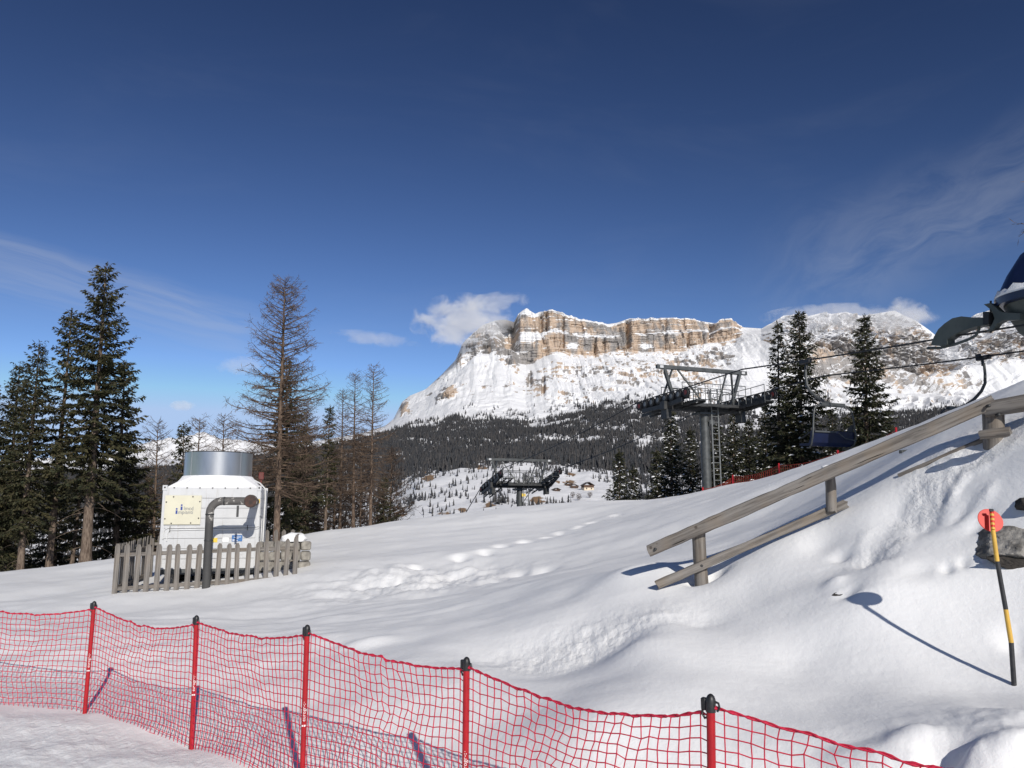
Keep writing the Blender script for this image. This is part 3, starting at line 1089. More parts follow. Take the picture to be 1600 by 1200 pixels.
clear = fbm(MX / 170.0, MY / 230.0, 4, 401, 0.55)
clear2 = fbm(MX / 45.0, MY / 70.0, 3, 403, 0.55)
meadow = np.clip(ell(905, 768, 62, 26, PYV) * 2.2 - 0.3, 0, 1) * sstep(4.1, 3.6, RT)
openp = (ell(745, 668, 26, 4, PYV) + ell(870, 662, 40, 5, PYV) + ell(650, 690, 30, 4, PYV) + ell(905, 688, 60, 6, PYV) + ell(960, 672, 30, 4, PYV) + ell(1010, 690, 40, 6, PYV)
         + ell(715, 686, 26, 3, PYV) + ell(660, 664, 30, 6, PYV) + ell(1165, 665, 60, 14, PYV) * 0.8 + ell(1000, 715, 20, 10, PYV) * 0.8)
dens = np.where(RT < 3.0,
                sstep(-0.15, 0.45, clear2 + 0.5 * clear) * 0.75 + 0.06,
                sstep(-0.58, -0.38, clear * 0.9 + 0.4 * clear2))
dens = np.where((RT >= 2.85) & (RT < 3.6), dens * 0.75, dens)
dens = dens * np.clip(1 - 1.15 * openp * (0.8 + 0.8 * clear2), 0, 1) * np.clip(1 - meadow, 0, 1) * np.clip(1 - earth * 1.5, 0, 1)
dens = np.where(RT > 4.55, dens * sstep(5.35, 4.5, RT + 0.5 * clear2), dens)
dens = np.where((PX < 600) & (RT < 5.0), np.maximum(dens * 0.9, 0.25), dens)
pf = np.concatenate([scatter(2.0, 3.0, 3.9, dens), scatter(3.0, 4.0, 4.9, dens), scatter(4.0, 5.6, 5.5, dens)])
pf[:, 2] -= 0.4
M_FOREST_OBJ = []
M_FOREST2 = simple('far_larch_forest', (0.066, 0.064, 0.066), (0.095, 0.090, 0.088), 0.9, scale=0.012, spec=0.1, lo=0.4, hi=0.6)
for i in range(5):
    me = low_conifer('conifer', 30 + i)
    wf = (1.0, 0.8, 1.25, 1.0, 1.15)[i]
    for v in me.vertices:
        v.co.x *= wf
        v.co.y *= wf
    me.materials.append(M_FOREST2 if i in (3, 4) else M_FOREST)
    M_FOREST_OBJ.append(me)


def forest_object(name, pts, label):
    pm_ = bpy.data.meshes.new(name)
    pm_.vertices.add(len(pts))
    pm_.vertices.foreach_set('co', np.ascontiguousarray(pts, np.float32).ravel())
    h = rngF.uniform(6.0, 18.0, len(pts)) ** 0.9 * 1.25 * np.where(pts[:, 1] < 1000, 0.5, 1.0) * rngF.uniform(0.6, 1.15, len(pts))
    set_attr(pm_, 'height', h)
    o = bpy.data.objects.new(name, pm_)
    COL.objects.link(o)
    g = bpy.data.node_groups.new(name, 'GeometryNodeTree')
    g.interface.new_socket('Geometry', in_out='INPUT', socket_type='NodeSocketGeometry')
    g.interface.new_socket('Geometry', in_out='OUTPUT', socket_type='NodeSocketGeometry')
    gi, go = g.nodes.new('NodeGroupInput'), g.nodes.new('NodeGroupOutput')
    inst = g.nodes.new('GeometryNodeInstanceOnPoints')
    at = g.nodes.new('GeometryNodeInputNamedAttribute')
    at.data_type = 'FLOAT'
    at.inputs[0].default_value = 'height'
    rv = g.nodes.new('FunctionNodeRandomValue')
    rv.data_type = 'FLOAT_VECTOR'
    rv.inputs[0].default_value = (0, 0, 0)
    rv.inputs[1].default_value = (0.06, 0.06, 6.28)
    g.links.new(gi.outputs[0], inst.inputs['Points'])
    jn = g.nodes.new('GeometryNodeJoinGeometry')
    for me in M_FOREST_OBJ:
        oi = g.nodes.new('GeometryNodeObjectInfo')
        oi.transform_space = 'ORIGINAL'
        oi.inputs[0].default_value = bpy.data.objects.new('conifer', me)
        oi.inputs['As Instance'].default_value = True
        g.links.new(oi.outputs['Geometry'], jn.inputs[0])
    g.links.new(jn.outputs[0], inst.inputs['Instance'])
    inst.inputs['Pick Instance'].default_value = True
    ri = g.nodes.new('FunctionNodeRandomValue')
    ri.data_type = 'INT'
    ri.inputs[4].default_value = 0
    ri.inputs[5].default_value = len(M_FOREST_OBJ) - 1
    g.links.new(ri.outputs[2], inst.inputs['Instance Index'])
    g.links.new(rv.outputs[0], inst.inputs['Rotation'])
    g.links.new(at.outputs[0], inst.inputs['Scale'])
    g.links.new(inst.outputs[0], go.inputs[0])
    md = o.modifiers.new('instances', 'NODES')
    md.node_group = g
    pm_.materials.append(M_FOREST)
    return tag(o, label, 'forest', kind='stuff')


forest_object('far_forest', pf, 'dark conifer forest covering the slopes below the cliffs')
print('forest trees', len(pf))


# ------------------------------------------------------------------ trees
def tube_np(pts, rad, n):
    """pts (m,3), rad (m,) -> verts, quads"""
    m = len(pts)
    t = np.gradient(pts, axis=0)
    t /= np.linalg.norm(t, axis=1)[:, None] + 1e-9
    ref = np.where(np.abs(t[:, 2:3]) < 0.9, np.array([[0, 0, 1.0]]), np.array([[1.0, 0, 0]]))
    y = np.cross(t, ref)
    y /= np.linalg.norm(y, axis=1)[:, None] + 1e-9
    z = np.cross(t, y)
    a = np.arange(n) * 2 * math.pi / n
    V = pts[:, None] + rad[:, None, None] * (y[:, None] * np.cos(a)[None, :, None] + z[:, None] * np.sin(a)[None, :, None])
    i, k = np.meshgrid(np.arange(m - 1), np.arange(n), indexing='ij')
    k2 = (k + 1) % n
    F = np.stack([i * n + k, i * n + k2, (i + 1) * n + k2, (i + 1) * n + k], -1).reshape(-1, 4)
    return V.reshape(-1, 3), F


def diamonds(base, dirs, length, width, rg, lift=0.0):
    """needle sprays: one lens-shaped quad each"""
    n = len(base)
    d = dirs / (np.linalg.norm(dirs, axis=1)[:, None] + 1e-9)
    w = np.cross(d, rg.normal(size=(n, 3)) * np.array([0.5, 0.5, 1.0]) + np.array([0, 0, 0.6]))
    w /= np.linalg.norm(w, axis=1)[:, None] + 1e-9
    L, Wd = length[:, None], width[:, None]
    mid_ = base + d * L * 0.5
    V = np.stack([base, mid_ + w * Wd, base + d * L, mid_ - w * Wd], 1).reshape(-1, 3)
    F = np.arange(n * 4).reshape(-1, 4)
    return V, F


class Acc:
    def __init__(s):
        s.V, s.F, s.n = [], [], 0

    def add(s, V, F):
        s.V.append(V)
        s.F.append(F + s.n)
        s.n += len(V)

    def mesh(s, name, smooth=False):
        if not s.V:
            return None
        return np_mesh(name, np.concatenate(s.V), np.concatenate(s.F), smooth)


def trunk_curve(H, lean, rg, n=14):
    z = np.linspace(0, 1, n)
    wob = np.cumsum(rg.normal(0, 0.004 * H / 6, (n, 2)), axis=0) * z[:, None]
    return np.stack([lean[0] * z + wob[:, 0], lean[1] * z + wob[:, 1], z * H], 1)


def spruce(H, Rad, seed, crown=0.1, trunk_r=None, dens=1.0, snow=0.0, lean=(0, 0), needle=1.0, dead=True, shape=0.85, fine=1.0):
    """returns trunk, crown (needles + limbs), snow meshes in tree-local metres"""
    rg = np.random.default_rng(seed)
    tr = trunk_r or H * 0.016
    tc_ = trunk_curve(H, lean, rg)
    trad = tr * (1 - np.linspace(0, 1, len(tc_))) ** 0.85 + 0.008
    trad[0] *= 1.35
    T = Acc()
    T.add(*tube_np(np.vstack([tc_[:1] - [0, 0, 0.6], tc_]), np.concatenate([[trad[0] * 1.2], trad]), 9))
    C, Wd, S = Acc(), Acc(), Acc()
    zc = crown * H
    z = zc
    az = rg.random() * 6.28
    axis_at = lambda zz: np.array([np.interp(zz, tc_[:, 2], tc_[:, 0]), np.interp(zz, tc_[:, 2], tc_[:, 1]), zz])
    if dead:
        zz = 0.08 * H
        while zz < zc * 1.3:
            for k in range(rg.integers(1, 4)):
                a = rg.random() * 6.28
                L = Rad * rg.uniform(0.25, 0.75)
                s = np.linspace(0, 1, 6)
                out = np.array([math.cos(a), math.sin(a), 0])
                pts = axis_at(zz) + s[:, None] * out * L + np.stack([0 * s, 0 * s, L * (0.1 * s - 0.45 * s * s)], 1)
                Wd.add(*tube_np(pts, 0.014 * (1 - 0.8 * s) + 0.004, 3))
            zz += 0.035 * H * rg.uniform(0.4, 1.2)
    step = 0.021 * H / dens ** 0.5
    while z < H * 0.985:
        f = (z - zc) / (H - zc)
        prof = (1 - f) ** shape
        prof *= min(1.0, 0.45 + f * 4.5) if crown > 0.02 else 1.0
        nb = max(3, int(round((5.0 if f < 0.85 else 4) * dens ** 0.5)))
        lobe = rg.random() * 6.28
        for k in range(nb):
            az += 2.399 + rg.normal(0, 0.35)
            L = Rad * prof * rg.uniform(0.55, 1.2) * (1 + 0.16 * math.cos(az - lobe)) + 0.03 * H * 0.35
            if rg.random() < 0.07:
                L *= 0.4
            el = -0.30 + 0.95 * f + rg.normal(0, 0.09)
            m = max(5, int(L / 0.16))
            s = np.linspace(0, 1, m)
            out = np.array([math.cos(az), math.sin(az), 0])
            side = np.array([-math.sin(az), math.cos(az), 0])
            zz = L * (el * s - 0.34 * s * s * (1 - 0.6 * f) + 0.20 * s ** 3)
            bend = rg.normal(0, 0.12) * L
            pts = axis_at(z + rg.uniform(-0.3, 0.3) * step) + s[:, None] * out * L + (s * s)[:, None] * side * bend
            pts[:, 2] += zz
            Wd.add(*tube_np(pts, (0.006 + 0.012 * L / 2.0) * (1 - 0.85 * s) + 0.002, 3))
            # side sprays
            ns = max(4, int(L / (0.105 / fine)))
            for sgn in (-1, 1):
                t = np.clip((np.arange(ns) + rg.random(ns)) / ns, 0.10, 1)
                b = np.stack([np.interp(t, s, pts[:, q]) for q in range(3)], 1)
                l = needle * (0.20 + 0.34 * L * 0.42 * np.sin(np.pi * np.clip(t * 0.86 + 0.12, 0, 1))) * rg.uniform(0.6, 1.25, ns)
                ang = rg.uniform(0.55, 1.15, ns)
                d = out * np.cos(ang)[:, None] + sgn * side * np.sin(ang)[:, None]
                d[:, 2] += rg.normal(-0.32, 0.22, ns)
                C.add(*diamonds(b, d, l, np.clip(0.17 * l, 0.030, 0.075) * rg.uniform(0.8, 1.3, ns), rg))
                # smaller sprays growing from each spray
                for rep in range(2):
                    b2 = b + d / np.linalg.norm(d, axis=1)[:, None] * (l * rg.uniform(0.25, 0.85, ns))[:, None]
                    d2 = d + rg.normal(0, 0.75, (ns, 3)) + np.array([0, 0, -0.35])
                    C.add(*diamonds(b2, d2, l * rg.uniform(0.32, 0.62, ns), np.clip(0.10 * l, 0.022, 0.05), rg))
            # along the limb and its tip
            t = rg.uniform(0.2, 1.0, ns)
            b = np.stack([np.interp(t, s, pts[:, q]) for q in range(3)], 1)
            d = out + rg.normal(0, 0.45, (ns, 3)) + np.array([0, 0, -0.1])
            C.add(*diamonds(b, d, needle * rg.uniform(0.14, 0.30, ns), 0.035 * np.ones(ns), rg))
            if snow and rg.random() < snow * 1.2 and L > 0.35:
                q = max(1, int(L * 3.0 * snow))
                for _ in range(q):
                    tt = rg.uniform(0.35, 0.98)
                    c = np.array([np.interp(tt, s, pts[:, w]) for w in range(3)]) + side * rg.normal(0, 0.10 * L) + np.array([0, 0, 0.045])
                    ln, wd, hh = rg.uniform(0.07, 0.26), rg.uniform(0.04, 0.12), rg.uniform(0.02, 0.05)
                    kk = 6
                    aa = np.arange(kk) * 2 * math.pi / kk + rg.random()
                    ring = c + (out * np.cos(aa)[:, None] * ln + side * np.sin(aa)[:, None] * wd) * rg.uniform(0.7, 1.2, kk)[:, None]
                    ring[:, 2] += -0.25 * ln * np.cos(aa) - 0.02
                    V = np.vstack([ring, c + [0, 0, hh], c - [0, 0, 0.03]])
                    F = np.array([[i, (i + 1) % kk, kk, kk] for i in range(kk)] + [[(i + 1) % kk, i, kk + 1, kk + 1] for i in range(kk)])
                    S.add(V, F)
        z += step * rg.uniform(0.75, 1.25) * (1 - 0.35 * f)
    # leader
    t = rg.uniform(0.93, 1.0, 40)
    b = np.stack([np.interp(t * H, tc_[:, 2], tc_[:, q]) for q in range(3)], 1)
    d = rg.normal(0, 0.5, (40, 3)) + np.array([0, 0, 0.8])
    C.add(*diamonds(b, d, rg.uniform(0.12, 0.24, 40), 0.022 * np.ones(40), rg))
    return T.mesh('trunk', True), C.mesh('crown'), Wd.mesh('branches'), S.mesh('branch_snow')


def fixtri(me):
    """drop the doubled corner of degenerate quads"""
    bm = bmesh.new()
    bm.from_mesh(me)
    bmesh.ops.remove_doubles(bm, verts=bm.verts[:], dist=1e-5)
    bm.to_mesh(me)
    bm.free()


def larch(H, Rad, seed, crown=0.18, trunk_r=None, lean=(0, 0), dens=1.0, low=0.5, fine=1.0, rfine=1.0):
    rg = np.random.default_rng(seed)
    tr = trunk_r or H * 0.0125
    tc_ = trunk_curve(H, lean, rg)
    trad = tr * (1 - np.linspace(0, 1, len(tc_))) ** 0.8 + 0.006
    trad[0] *= 1.25
    T, C = Acc(), Acc()
    T.add(*tube_np(np.vstack([tc_[:1] - [0, 0, 0.6], tc_]), np.concatenate([[trad[0] * 1.2], trad]), 9))
    axis_at = lambda zz: np.array([np.interp(zz, tc_[:, 2], tc_[:, 0]), np.interp(zz, tc_[:, 2], tc_[:, 1]), zz])
    z = crown * H
    az = rg.random() * 6.28
    step = 0.0165 * H / dens
    while z < H * 0.99:
        f = (z / H - crown) / (1 - crown)
        prof = (1 - f) ** 0.62 * (low + (1 - low) * min(1, f * 3.0))
        for k in range(2 if f < 0.9 else 3):
            az += 2.399 + rg.normal(0, 0.5)
            L = Rad * prof * rg.uniform(0.58, 1.15) + 0.012 * H
            el = -0.12 + 0.75 * f + rg.normal(0, 0.14)
            m = max(6, int(L / 0.2))
            s = np.linspace(0, 1, m)
            out = np.array([math.cos(az), math.sin(az), 0])
            side = np.array([-math.sin(az), math.cos(az), 0])
            wob = np.cumsum(rg.normal(0, 0.018 * L, (m, 3)), axis=0)
            pts = axis_at(z) + s[:, None] * out * L + (s * s)[:, None] * side * rg.normal(0, 0.15) * L + wob * s[:, None]
            pts[:, 2] += L * (el * s - 0.30 * s * s + 0.38 * s ** 3)
            C.add(*tube_np(pts, rfine * (0.0045 + 0.0085 * L) * (1 - 0.85 * s) + 0.0035, 4))
            nt2 = max(3, int(L / 0.14 * fine))
            for _ in range(nt2):
                t = rg.uniform(0.15, 1.0)
                b = np.array([np.interp(t, s, pts[:, q]) for q in range(3)])
                l = (0.16 + 0.34 * L * (1 - 0.65 * t)) * rg.uniform(0.4, 1.1)
                sg = rg.choice([-1, 1])
                d = out * rg.uniform(0.35, 1.0) + side * sg * rg.uniform(0.3, 1.0) + np.array([0, 0, rg.normal(-0.12, 0.45)])
                d /= np.linalg.norm(d)
                s2 = np.linspace(0, 1, 4)
                p2 = b + d * l * s2[:, None]
                p2[:, 2] += l * (-0.18 * s2 + 0.32 * s2 ** 2)
                C.add(*tube_np(p2, rfine * 0.0065 * (1 - 0.7 * s2), 3))
                # spur twigs
                n3 = rg.integers(2, 6)
                tt = rg.uniform(0.2, 1, n3)
                b3 = b + d * l * tt[:, None]
                d3 = d + rg.normal(0, 0.8, (n3, 3))
                C.add(*diamonds(b3, d3, rg.uniform(0.07, 0.24, n3), 0.006 * rfine * np.ones(n3), rg))
        z += step * rg.uniform(0.6, 1.4)
    return T.mesh('trunk', True), C.mesh('branches')


def plant_tree(name, label, cat, group, px, d, py_top, meshes, mats, H0, rot=None, pxb=None, base_py=None):
    """stand a tree on the ground so that its top reaches the height seen from the path"""
    b = P(pxb if pxb is not None else px, 800, d)
    zb = gz(b.x, b.y) - 0.1
    top = P(px, py_top, d)
    sc = (top.z - zb) / H0
    t = thing(name, label, cat, (b.x, b.y, zb), rot if rot is not None else 0.0, group)
    t.scale = (sc, sc, sc)
    lean = (top.x - b.x)
    t.rotation_euler = (0, math.atan2(lean, top.z - zb), rot or 0.0)
    if rot:
        t.rotation_mode = 'XYZ'
        q = Matrix.Rotation(math.atan2(lean, top.z - zb), 4, 'Y') @ Matrix.Rotation(rot, 4, 'Z')
        t.rotation_euler = q.to_euler()
    for (nm, me), m in zip(meshes, mats):
        if me is None:
            continue
        link(nm, me, t, m, kind='stuff' if nm == 'branch_snow' else None)
    return t


print('spruce variants')
H_S = 14.0
SPR = {}


def mk(key, **kw):
    T, C, Wd, S = spruce(**kw)
    if S is not None:
        fixtri(S)
    SPR[key] = [('trunk', T), ('crown', C), ('branches', Wd), ('branch_snow', S)]


mk('tall', H=14.5, Rad=2.15, seed=11, crown=0.25, dens=0.95, trunk_r=0.24, shape=0.62)
mk('tall2', H=14.0, Rad=1.9, seed=12, crown=0.20, dens=0.85, trunk_r=0.2, shape=0.6)
mk('slim', H=12.5, Rad=1.15, seed=13, crown=0.3, dens=0.8, trunk_r=0.16, shape=0.55)
mk('low', H=11.0, Rad=2.2, seed=14, crown=0.06, dens=0.75, trunk_r=0.17, shape=0.8, dead=False)
mk('snowy', H=11.0, Rad=2.25, seed=15, crown=0.05, dens=0.92, trunk_r=0.16, snow=0.45, shape=0.85, dead=False)
mk('snowy2', H=11.0, Rad=1.9, seed=16, crown=0.04, dens=0.85, trunk_r=0.15, snow=0.65, shape=0.9, dead=False)
mk('snowslim', H=11.0, Rad=1.1, seed=17, crown=0.08, dens=0.68, trunk_r=0.13, snow=0.5, shape=0.7, dead=False)
HS = {'tall': 14.5, 'tall2': 14.0, 'slim': 12.5, 'low': 11.0, 'snowy': 11.0, 'snowy2': 11.0, 'snowslim': 11.0}
MS = [M_BARK, M_NEEDLE, M_BARK, M_SNOWCAP]
MS2 = [M_BARK, M_NEEDLE2, M_BARK, M_SNOWCAP]


def sp(key, px, d, py, label, rot, pxb=None, group='spruces left of the cooling unit'):
    return plant_tree('spruce_tree', label, 'spruce', group, px, d, py, SPR[key], MS if 'snow' not in key else MS2, HS[key], rot, pxb)


GL = 'spruces at the left edge'
sp('tall', 165, 35.5, 412, 'tallest spruce of the left group, bare lower trunk beside the picket fence', 0.6, 140, GL)
sp('slim', 112, 37, 484, 'slender spruce just left of the tallest spruce, narrow pointed top', 2.0, 84, GL)
sp('tall2', 62, 35, 533, 'broad spruce second from the left edge, bare lower trunk', 4.1, 40, GL)
sp('tall2', 32, 38, 566, 'spruce with its top in the gap left of the broad second spruce', 1.2, 14, GL)
sp('low', -12, 36, 585, 'spruce cut by the left edge of the view', 3.0, -20, GL)
sp('low', 196, 43, 565, 'dense spruce right behind the tallest spruce, dark skirt down to the snow', 5.0, 188, GL)
sp('slim', 140, 40, 640, 'thin shaded spruce behind the trunk of the tallest spruce', 0.3, 117, GL)
sp('low', 92, 47, 690, 'low dark spruce between the trunks of the left group', 2.4, 98, GL)
sp('low', 20, 48, 700, 'low dark spruce behind the leftmost trunks', 3.9, 30, GL)
sp('low', 232, 52, 745, 'small dark spruce behind the left end of the picket fence', 0.9, None, GL)
sp('slim', 287, 46, 662, 'small narrow spruce rising behind the steel fan ring', 1.7, None, 'small trees behind the cooling unit')
sp('low', 447, 35, 560, 'dark spruce half hidden behind the big bare larch', 2.2, 452, 'trees right of the cooling unit')
sp('slim', 517, 37, 634, 'narrow spruce with pale thin trunk between the bare larches', 4.0, 509, 'trees right of the cooling unit')
sp('low', 480, 44, 680, 'low dark spruce in the thicket right of the big larch', 5.2, None, 'trees right of the cooling unit')
sp('low', 600, 48, 745, 'low dark spruce at the right end of the larch thicket', 1.4, None, 'trees right of the cooling unit')
GR = 'snow-dusted spruces on the right'
sp('snowslim', 1216, 47, 503, 'thin snow-dusted spruce left of the chair, slim twin of its wide neighbour', 0.5, 1218, GR)
sp('snowy', 1249, 45, 486, 'tall wide snow-dusted spruce directly behind the hanging chair', 1.9, 1254, GR)
sp('snowy', 1350, 40, 492, 'snow-dusted spruce standing free right of the hanging chair', 3.6, 1356, GR)
sp('snowy2', 1048, 60, 638, 'snow-flecked spruce left of the nearer lift tower', 1.1, None, GR)
sp('snowy2', 1146, 48, 640, 'snow-flecked spruce right of the nearer tower ladder', 2.7, None, GR)
sp('snowy2', 1195, 52, 628, 'snow-flecked spruce between the tower and the tall spruces', 4.6, None, GR)
sp('snowy2', 967, 66, 702, 'small snow-laden spruce on the crest, left one of a close pair', 5.5, None, GR)
sp('snowy2', 990, 70, 728, 'small snow-laden spruce on the crest, right one of a close pair', 0.2, None, GR)
sp('snowy2', 1300, 50, 640, 'snow-flecked spruce in the gap behind the chair seat', 3.1, None, GR)

sp('snowy2', 1026, 68, 700, 'small snow-flecked spruce right of the crest pair, left of the tower', 1.6, None, GR)
sp('snowy2', 1078, 58, 668, 'snow-flecked spruce just left of the tower mast', 4.9, None, GR)
sp('snowy', 1122, 56, 662, 'dark spruce directly behind the tower ladder', 0.8, None, GR)
sp('snowy', 1170, 58, 655, 'dark spruce in the row between ladder and chair, farther back', 2.2, None, GR)
sp('snowy2', 1232, 52, 610, 'low snow-flecked spruce filling in below the two tall spruces', 3.4, None, GR)
sp('snowy2', 1385, 46, 640, 'low spruce at the right foot of the free-standing spruce', 5.1, None, GR)

print('larches')
LAR = {}


def mkl(key, **kw):
    T, C = larch(**kw)
    LAR[key] = [('trunk', T), ('branches', C)]


mkl('big', H=11.0, Rad=2.45, seed=21, crown=0.2, trunk_r=0.135, dens=2.3, low=0.75, fine=1.6, rfine=1.3)
mkl('mid', H=9.5, Rad=1.35, seed=22, crown=0.28, trunk_r=0.10, dens=1.4, low=0.7, fine=1.3, rfine=1.25)
mkl('mid2', H=9.0, Rad=1.55, seed=23, crown=0.22, trunk_r=0.09, dens=1.4, low=0.8, fine=1.3, rfine=1.25)
mkl('bush', H=8.0, Rad=1.9, seed=24, crown=0.06, trunk_r=0.08, dens=1.7, low=0.95, fine=1.4, rfine=1.5)
HL = {'big': 11.0, 'mid': 9.5, 'mid2': 9.0, 'bush': 8.0}


def la(key, px, d, py, label, rot, pxb=None, group='bare larches right of the cooling unit', far=False):
    return plant_tree('larch_tree', label, 'larch', group, px, d, py, LAR[key], [M_BARK_L, M_TWIG2 if far else M_TWIG], HL[key], rot, pxb)


la('big', 446, 28.5, 434, 'large bare brown larch right beside the cooling unit', 0.4, 434)
la('mid', 554, 37, 582, 'bare larch second from the right of the thin larches', 1.4, 553)
la('mid2', 584, 36, 570, 'bare larch farthest right of the thin larches, long low branches', 2.9, 579)
la('mid', 537, 39, 610, 'bare thin larch left of the two tallest thin larches', 4.2, 532)
GB = 'larch thicket beyond the crest'
la('bush', 480, 42, 640, 'brown leafless larch filling the gap beside the big larch trunk', 0.2, None, GB, True)
la('bush', 565, 46, 690, 'brown leafless larch low behind the thin trunks', 1.9, None, GB, True)
la('bush', 612, 50, 700, 'brown leafless larch at the right edge of the thicket', 3.3, None, GB, True)
la('bush', 525, 50, 700, 'brown leafless larch deep in the middle of the thicket', 5.3, None, GB, True)
GBK = 'small trees behind the cooling unit'
la('mid2', 247, 48, 657, 'bare larch behind the fence, left of the small narrow spruce', 0.7, None, GBK, True)
la('mid', 311, 50, 652, 'bare larch directly behind the steel fan ring', 2.1, None, GBK, True)
la('mid2', 350, 47, 648, 'bare larch behind the right edge of the fan ring', 3.4, None, GBK, True)
la('bush', 395, 42, 700, 'leafless larch close behind the right side of the cooling unit', 4.4, None, GBK, True)
la('bush', 205, 46, 720, 'leafless larch behind the left corner of the picket fence', 5.8, None, GBK, True)

# ------------------------------------------------------------------ materials of the built things
M_RED = simple('red_plastic', (0.42, 0.012, 0.018), (0.33, 0.010, 0.016), 0.42, scale=6, spec=0.4)
M_NET = simple('red_net_cord', (0.66, 0.030, 0.075), (0.50, 0.020, 0.050), 0.6, scale=20, spec=0.3)
M_BLACK = simple('black_plastic', (0.014, 0.014, 0.015), (0.025, 0.025, 0.026), 0.45, scale=30)
M_WHITEINK = simple('white_ink', (0.8, 0.8, 0.78), (0.7, 0.7, 0.7), 0.6, scale=30)
def wood_build(axis):
    def b(nt, bs, tc):
        v = tc.outputs['Object']
        st_ = {'x': (0.16, 3.0, 3.0), 'z': (3.0, 3.0, 0.16)}[axis]
        ck = {'x': (0.10, 5.0, 5.0), 'z': (5.0, 5.0, 0.10)}[axis]
        n = noise(nt, v, 9.0, 6, 0.62, st_)
        n2 = noise(nt, v, 2.2, 3, 0.6)
        cr = noise(nt, v, 11.0, 3, 0.55, ck, (3.3, 1.2, 0.4), 0.3)
        vo = nn(nt, 'ShaderNodeTexVoronoi')
        vo.inputs['Scale'].default_value = 5.5
        lk(nt, v, vo.inputs['Vector'])
        knot = maprange(nt, vo.outputs['Distance'], 0.13, 0.06)
        c = mixc(nt, maprange(nt, n, 0.34, 0.70), (0.225, 0.208, 0.190), (0.095, 0.085, 0.077))
        c = mixc(nt, maprange(nt, n2, 0.42, 0.66), c, mixc(nt, 0.4, c, (0.22, 0.175, 0.13)))
        crk = maprange(nt, cr, 0.36, 0.30)
        c = mixc(nt, crk, c, (0.030, 0.026, 0.022))
        c = mixc(nt, math_n(nt, 'MULTIPLY', knot, 0.75), c, (0.055, 0.042, 0.034))
        lk(nt, c, bs.inputs['Base Color'])
        bs.inputs['Roughness'].default_value = 0.9
        bs.inputs['Specular IOR Level'].default_value = 0.15
        bump(nt, bs, math_n(nt, 'SUBTRACT', n, math_n(nt, 'MULTIPLY', crk, 0.8)), 0.6, 0.012)
    return b


M_WOOD = pmat('weathered_wood', wood_build('x'))
M_PICKET = pmat('weathered_picket', wood_build('z'))
def white_build(nt, bs, tc):
    """white sheet steel with faint run-off streaks and grime low down"""
    v = tc.outputs['Object']
    n = noise(nt, v, 2.5, 5, 0.6)
    st_ = noise(nt, v, 7.0, 5, 0.65, (3.0, 3.0, 0.22))
    c = mixc(nt, maprange(nt, n, 0.4, 0.8), (0.56, 0.565, 0.57), (0.49, 0.495, 0.50))
    c = mixc(nt, math_n(nt, 'MULTIPLY', maprange(nt, st_, 0.54, 0.72), 0.5), c, (0.34, 0.31, 0.27))
    lk(nt, c, bs.inputs['Base Color'])
    bs.inputs['Roughness'].default_value = 0.5
    bump(nt, bs, n, 0.05, 0.02)


M_WHITE = pmat('white_coated_steel', white_build)
M_CREAM = simple('cream_plate', (0.64, 0.61, 0.47), (0.60, 0.57, 0.44), 0.5, scale=3)
M_BLUEINK = simple('blue_print', (0.02, 0.06, 0.30), (0.02, 0.05, 0.26), 0.5, scale=5)
M_GREYINK = simple('grey_print', (0.16, 0.17, 0.20), (0.14, 0.15, 0.18), 0.5, scale=5)
M_STICKB = simple('blue_sticker', (0.06, 0.17, 0.40), (0.05, 0.15, 0.36), 0.4, scale=5)
M_STICKY = simple('yellow_sticker', (0.78, 0.56, 0.07), (0.74, 0.52, 0.06), 0.5, scale=5)
M_STICKW = simple('white_sticker', (0.84, 0.84, 0.84), (0.82, 0.82, 0.82), 0.5, scale=5)
M_GALV = simple('galvanised_sheet', (0.50, 0.51, 0.52), (0.40, 0.41, 0.42), 0.30, 0.9, scale=3, mapscale=(1, 1, 0.3), lo=0.3, hi=0.75)
M_STEEL = simple('galvanised_steel', (0.095, 0.10, 0.10), (0.060, 0.064, 0.064), 0.5, 0.3, scale=4)
M_DARKST = simple('dark_greased_steel', (0.030, 0.032, 0.033), (0.055, 0.055, 0.055), 0.55, 0.3, scale=6)
M_RUBBER = simple('sheave_rubber', (0.018, 0.018, 0.018), (0.03, 0.028, 0.027), 0.7, scale=10)
M_REDSH = simple('red_sheave', (0.22, 0.035, 0.03), (0.15, 0.03, 0.026), 0.6, scale=6)
M_SEAT = simple('navy_seat', (0.005, 0.010, 0.042), (0.004, 0.007, 0.03), 0.45, scale=4)
M_CONC = simple('pipe_bitumen', (0.042, 0.041, 0.042), (0.075, 0.072, 0.070), 0.75, scale=12, bstr=0.2, bdist=0.01)
M_CONDUIT = simple('white_conduit', (0.72, 0.72, 0.71), (0.62, 0.62, 0.61), 0.5, scale=5)
M_RUST = simple('rusty_red', (0.16, 0.035, 0.028), (0.10, 0.03, 0.024), 0.7, scale=12)
M_GREEN = simple('grey_green_paint', (0.085, 0.10, 0.092), (0.065, 0.078, 0.072), 0.5, scale=2)
M_NAVY = simple('navy_shell', (0.010, 0.018, 0.055), (0.013, 0.022, 0.07), 0.28, scale=2)
M_YEL = simple('yellow_pole', (0.68, 0.42, 0.07), (0.58, 0.35, 0.06), 0.45, scale=12)
M_POLEBLK = simple('black_pole', (0.018, 0.018, 0.02), (0.035, 0.035, 0.036), 0.45, scale=14)
M_DISC = simple('red_disc', (0.62, 0.028, 0.012), (0.56, 0.024, 0.011), 0.5, scale=5)
M_STONE = simple('stone', (0.34, 0.32, 0.28), (0.19, 0.175, 0.155), 0.95, scale=5, bstr=0.8, bdist=0.04)
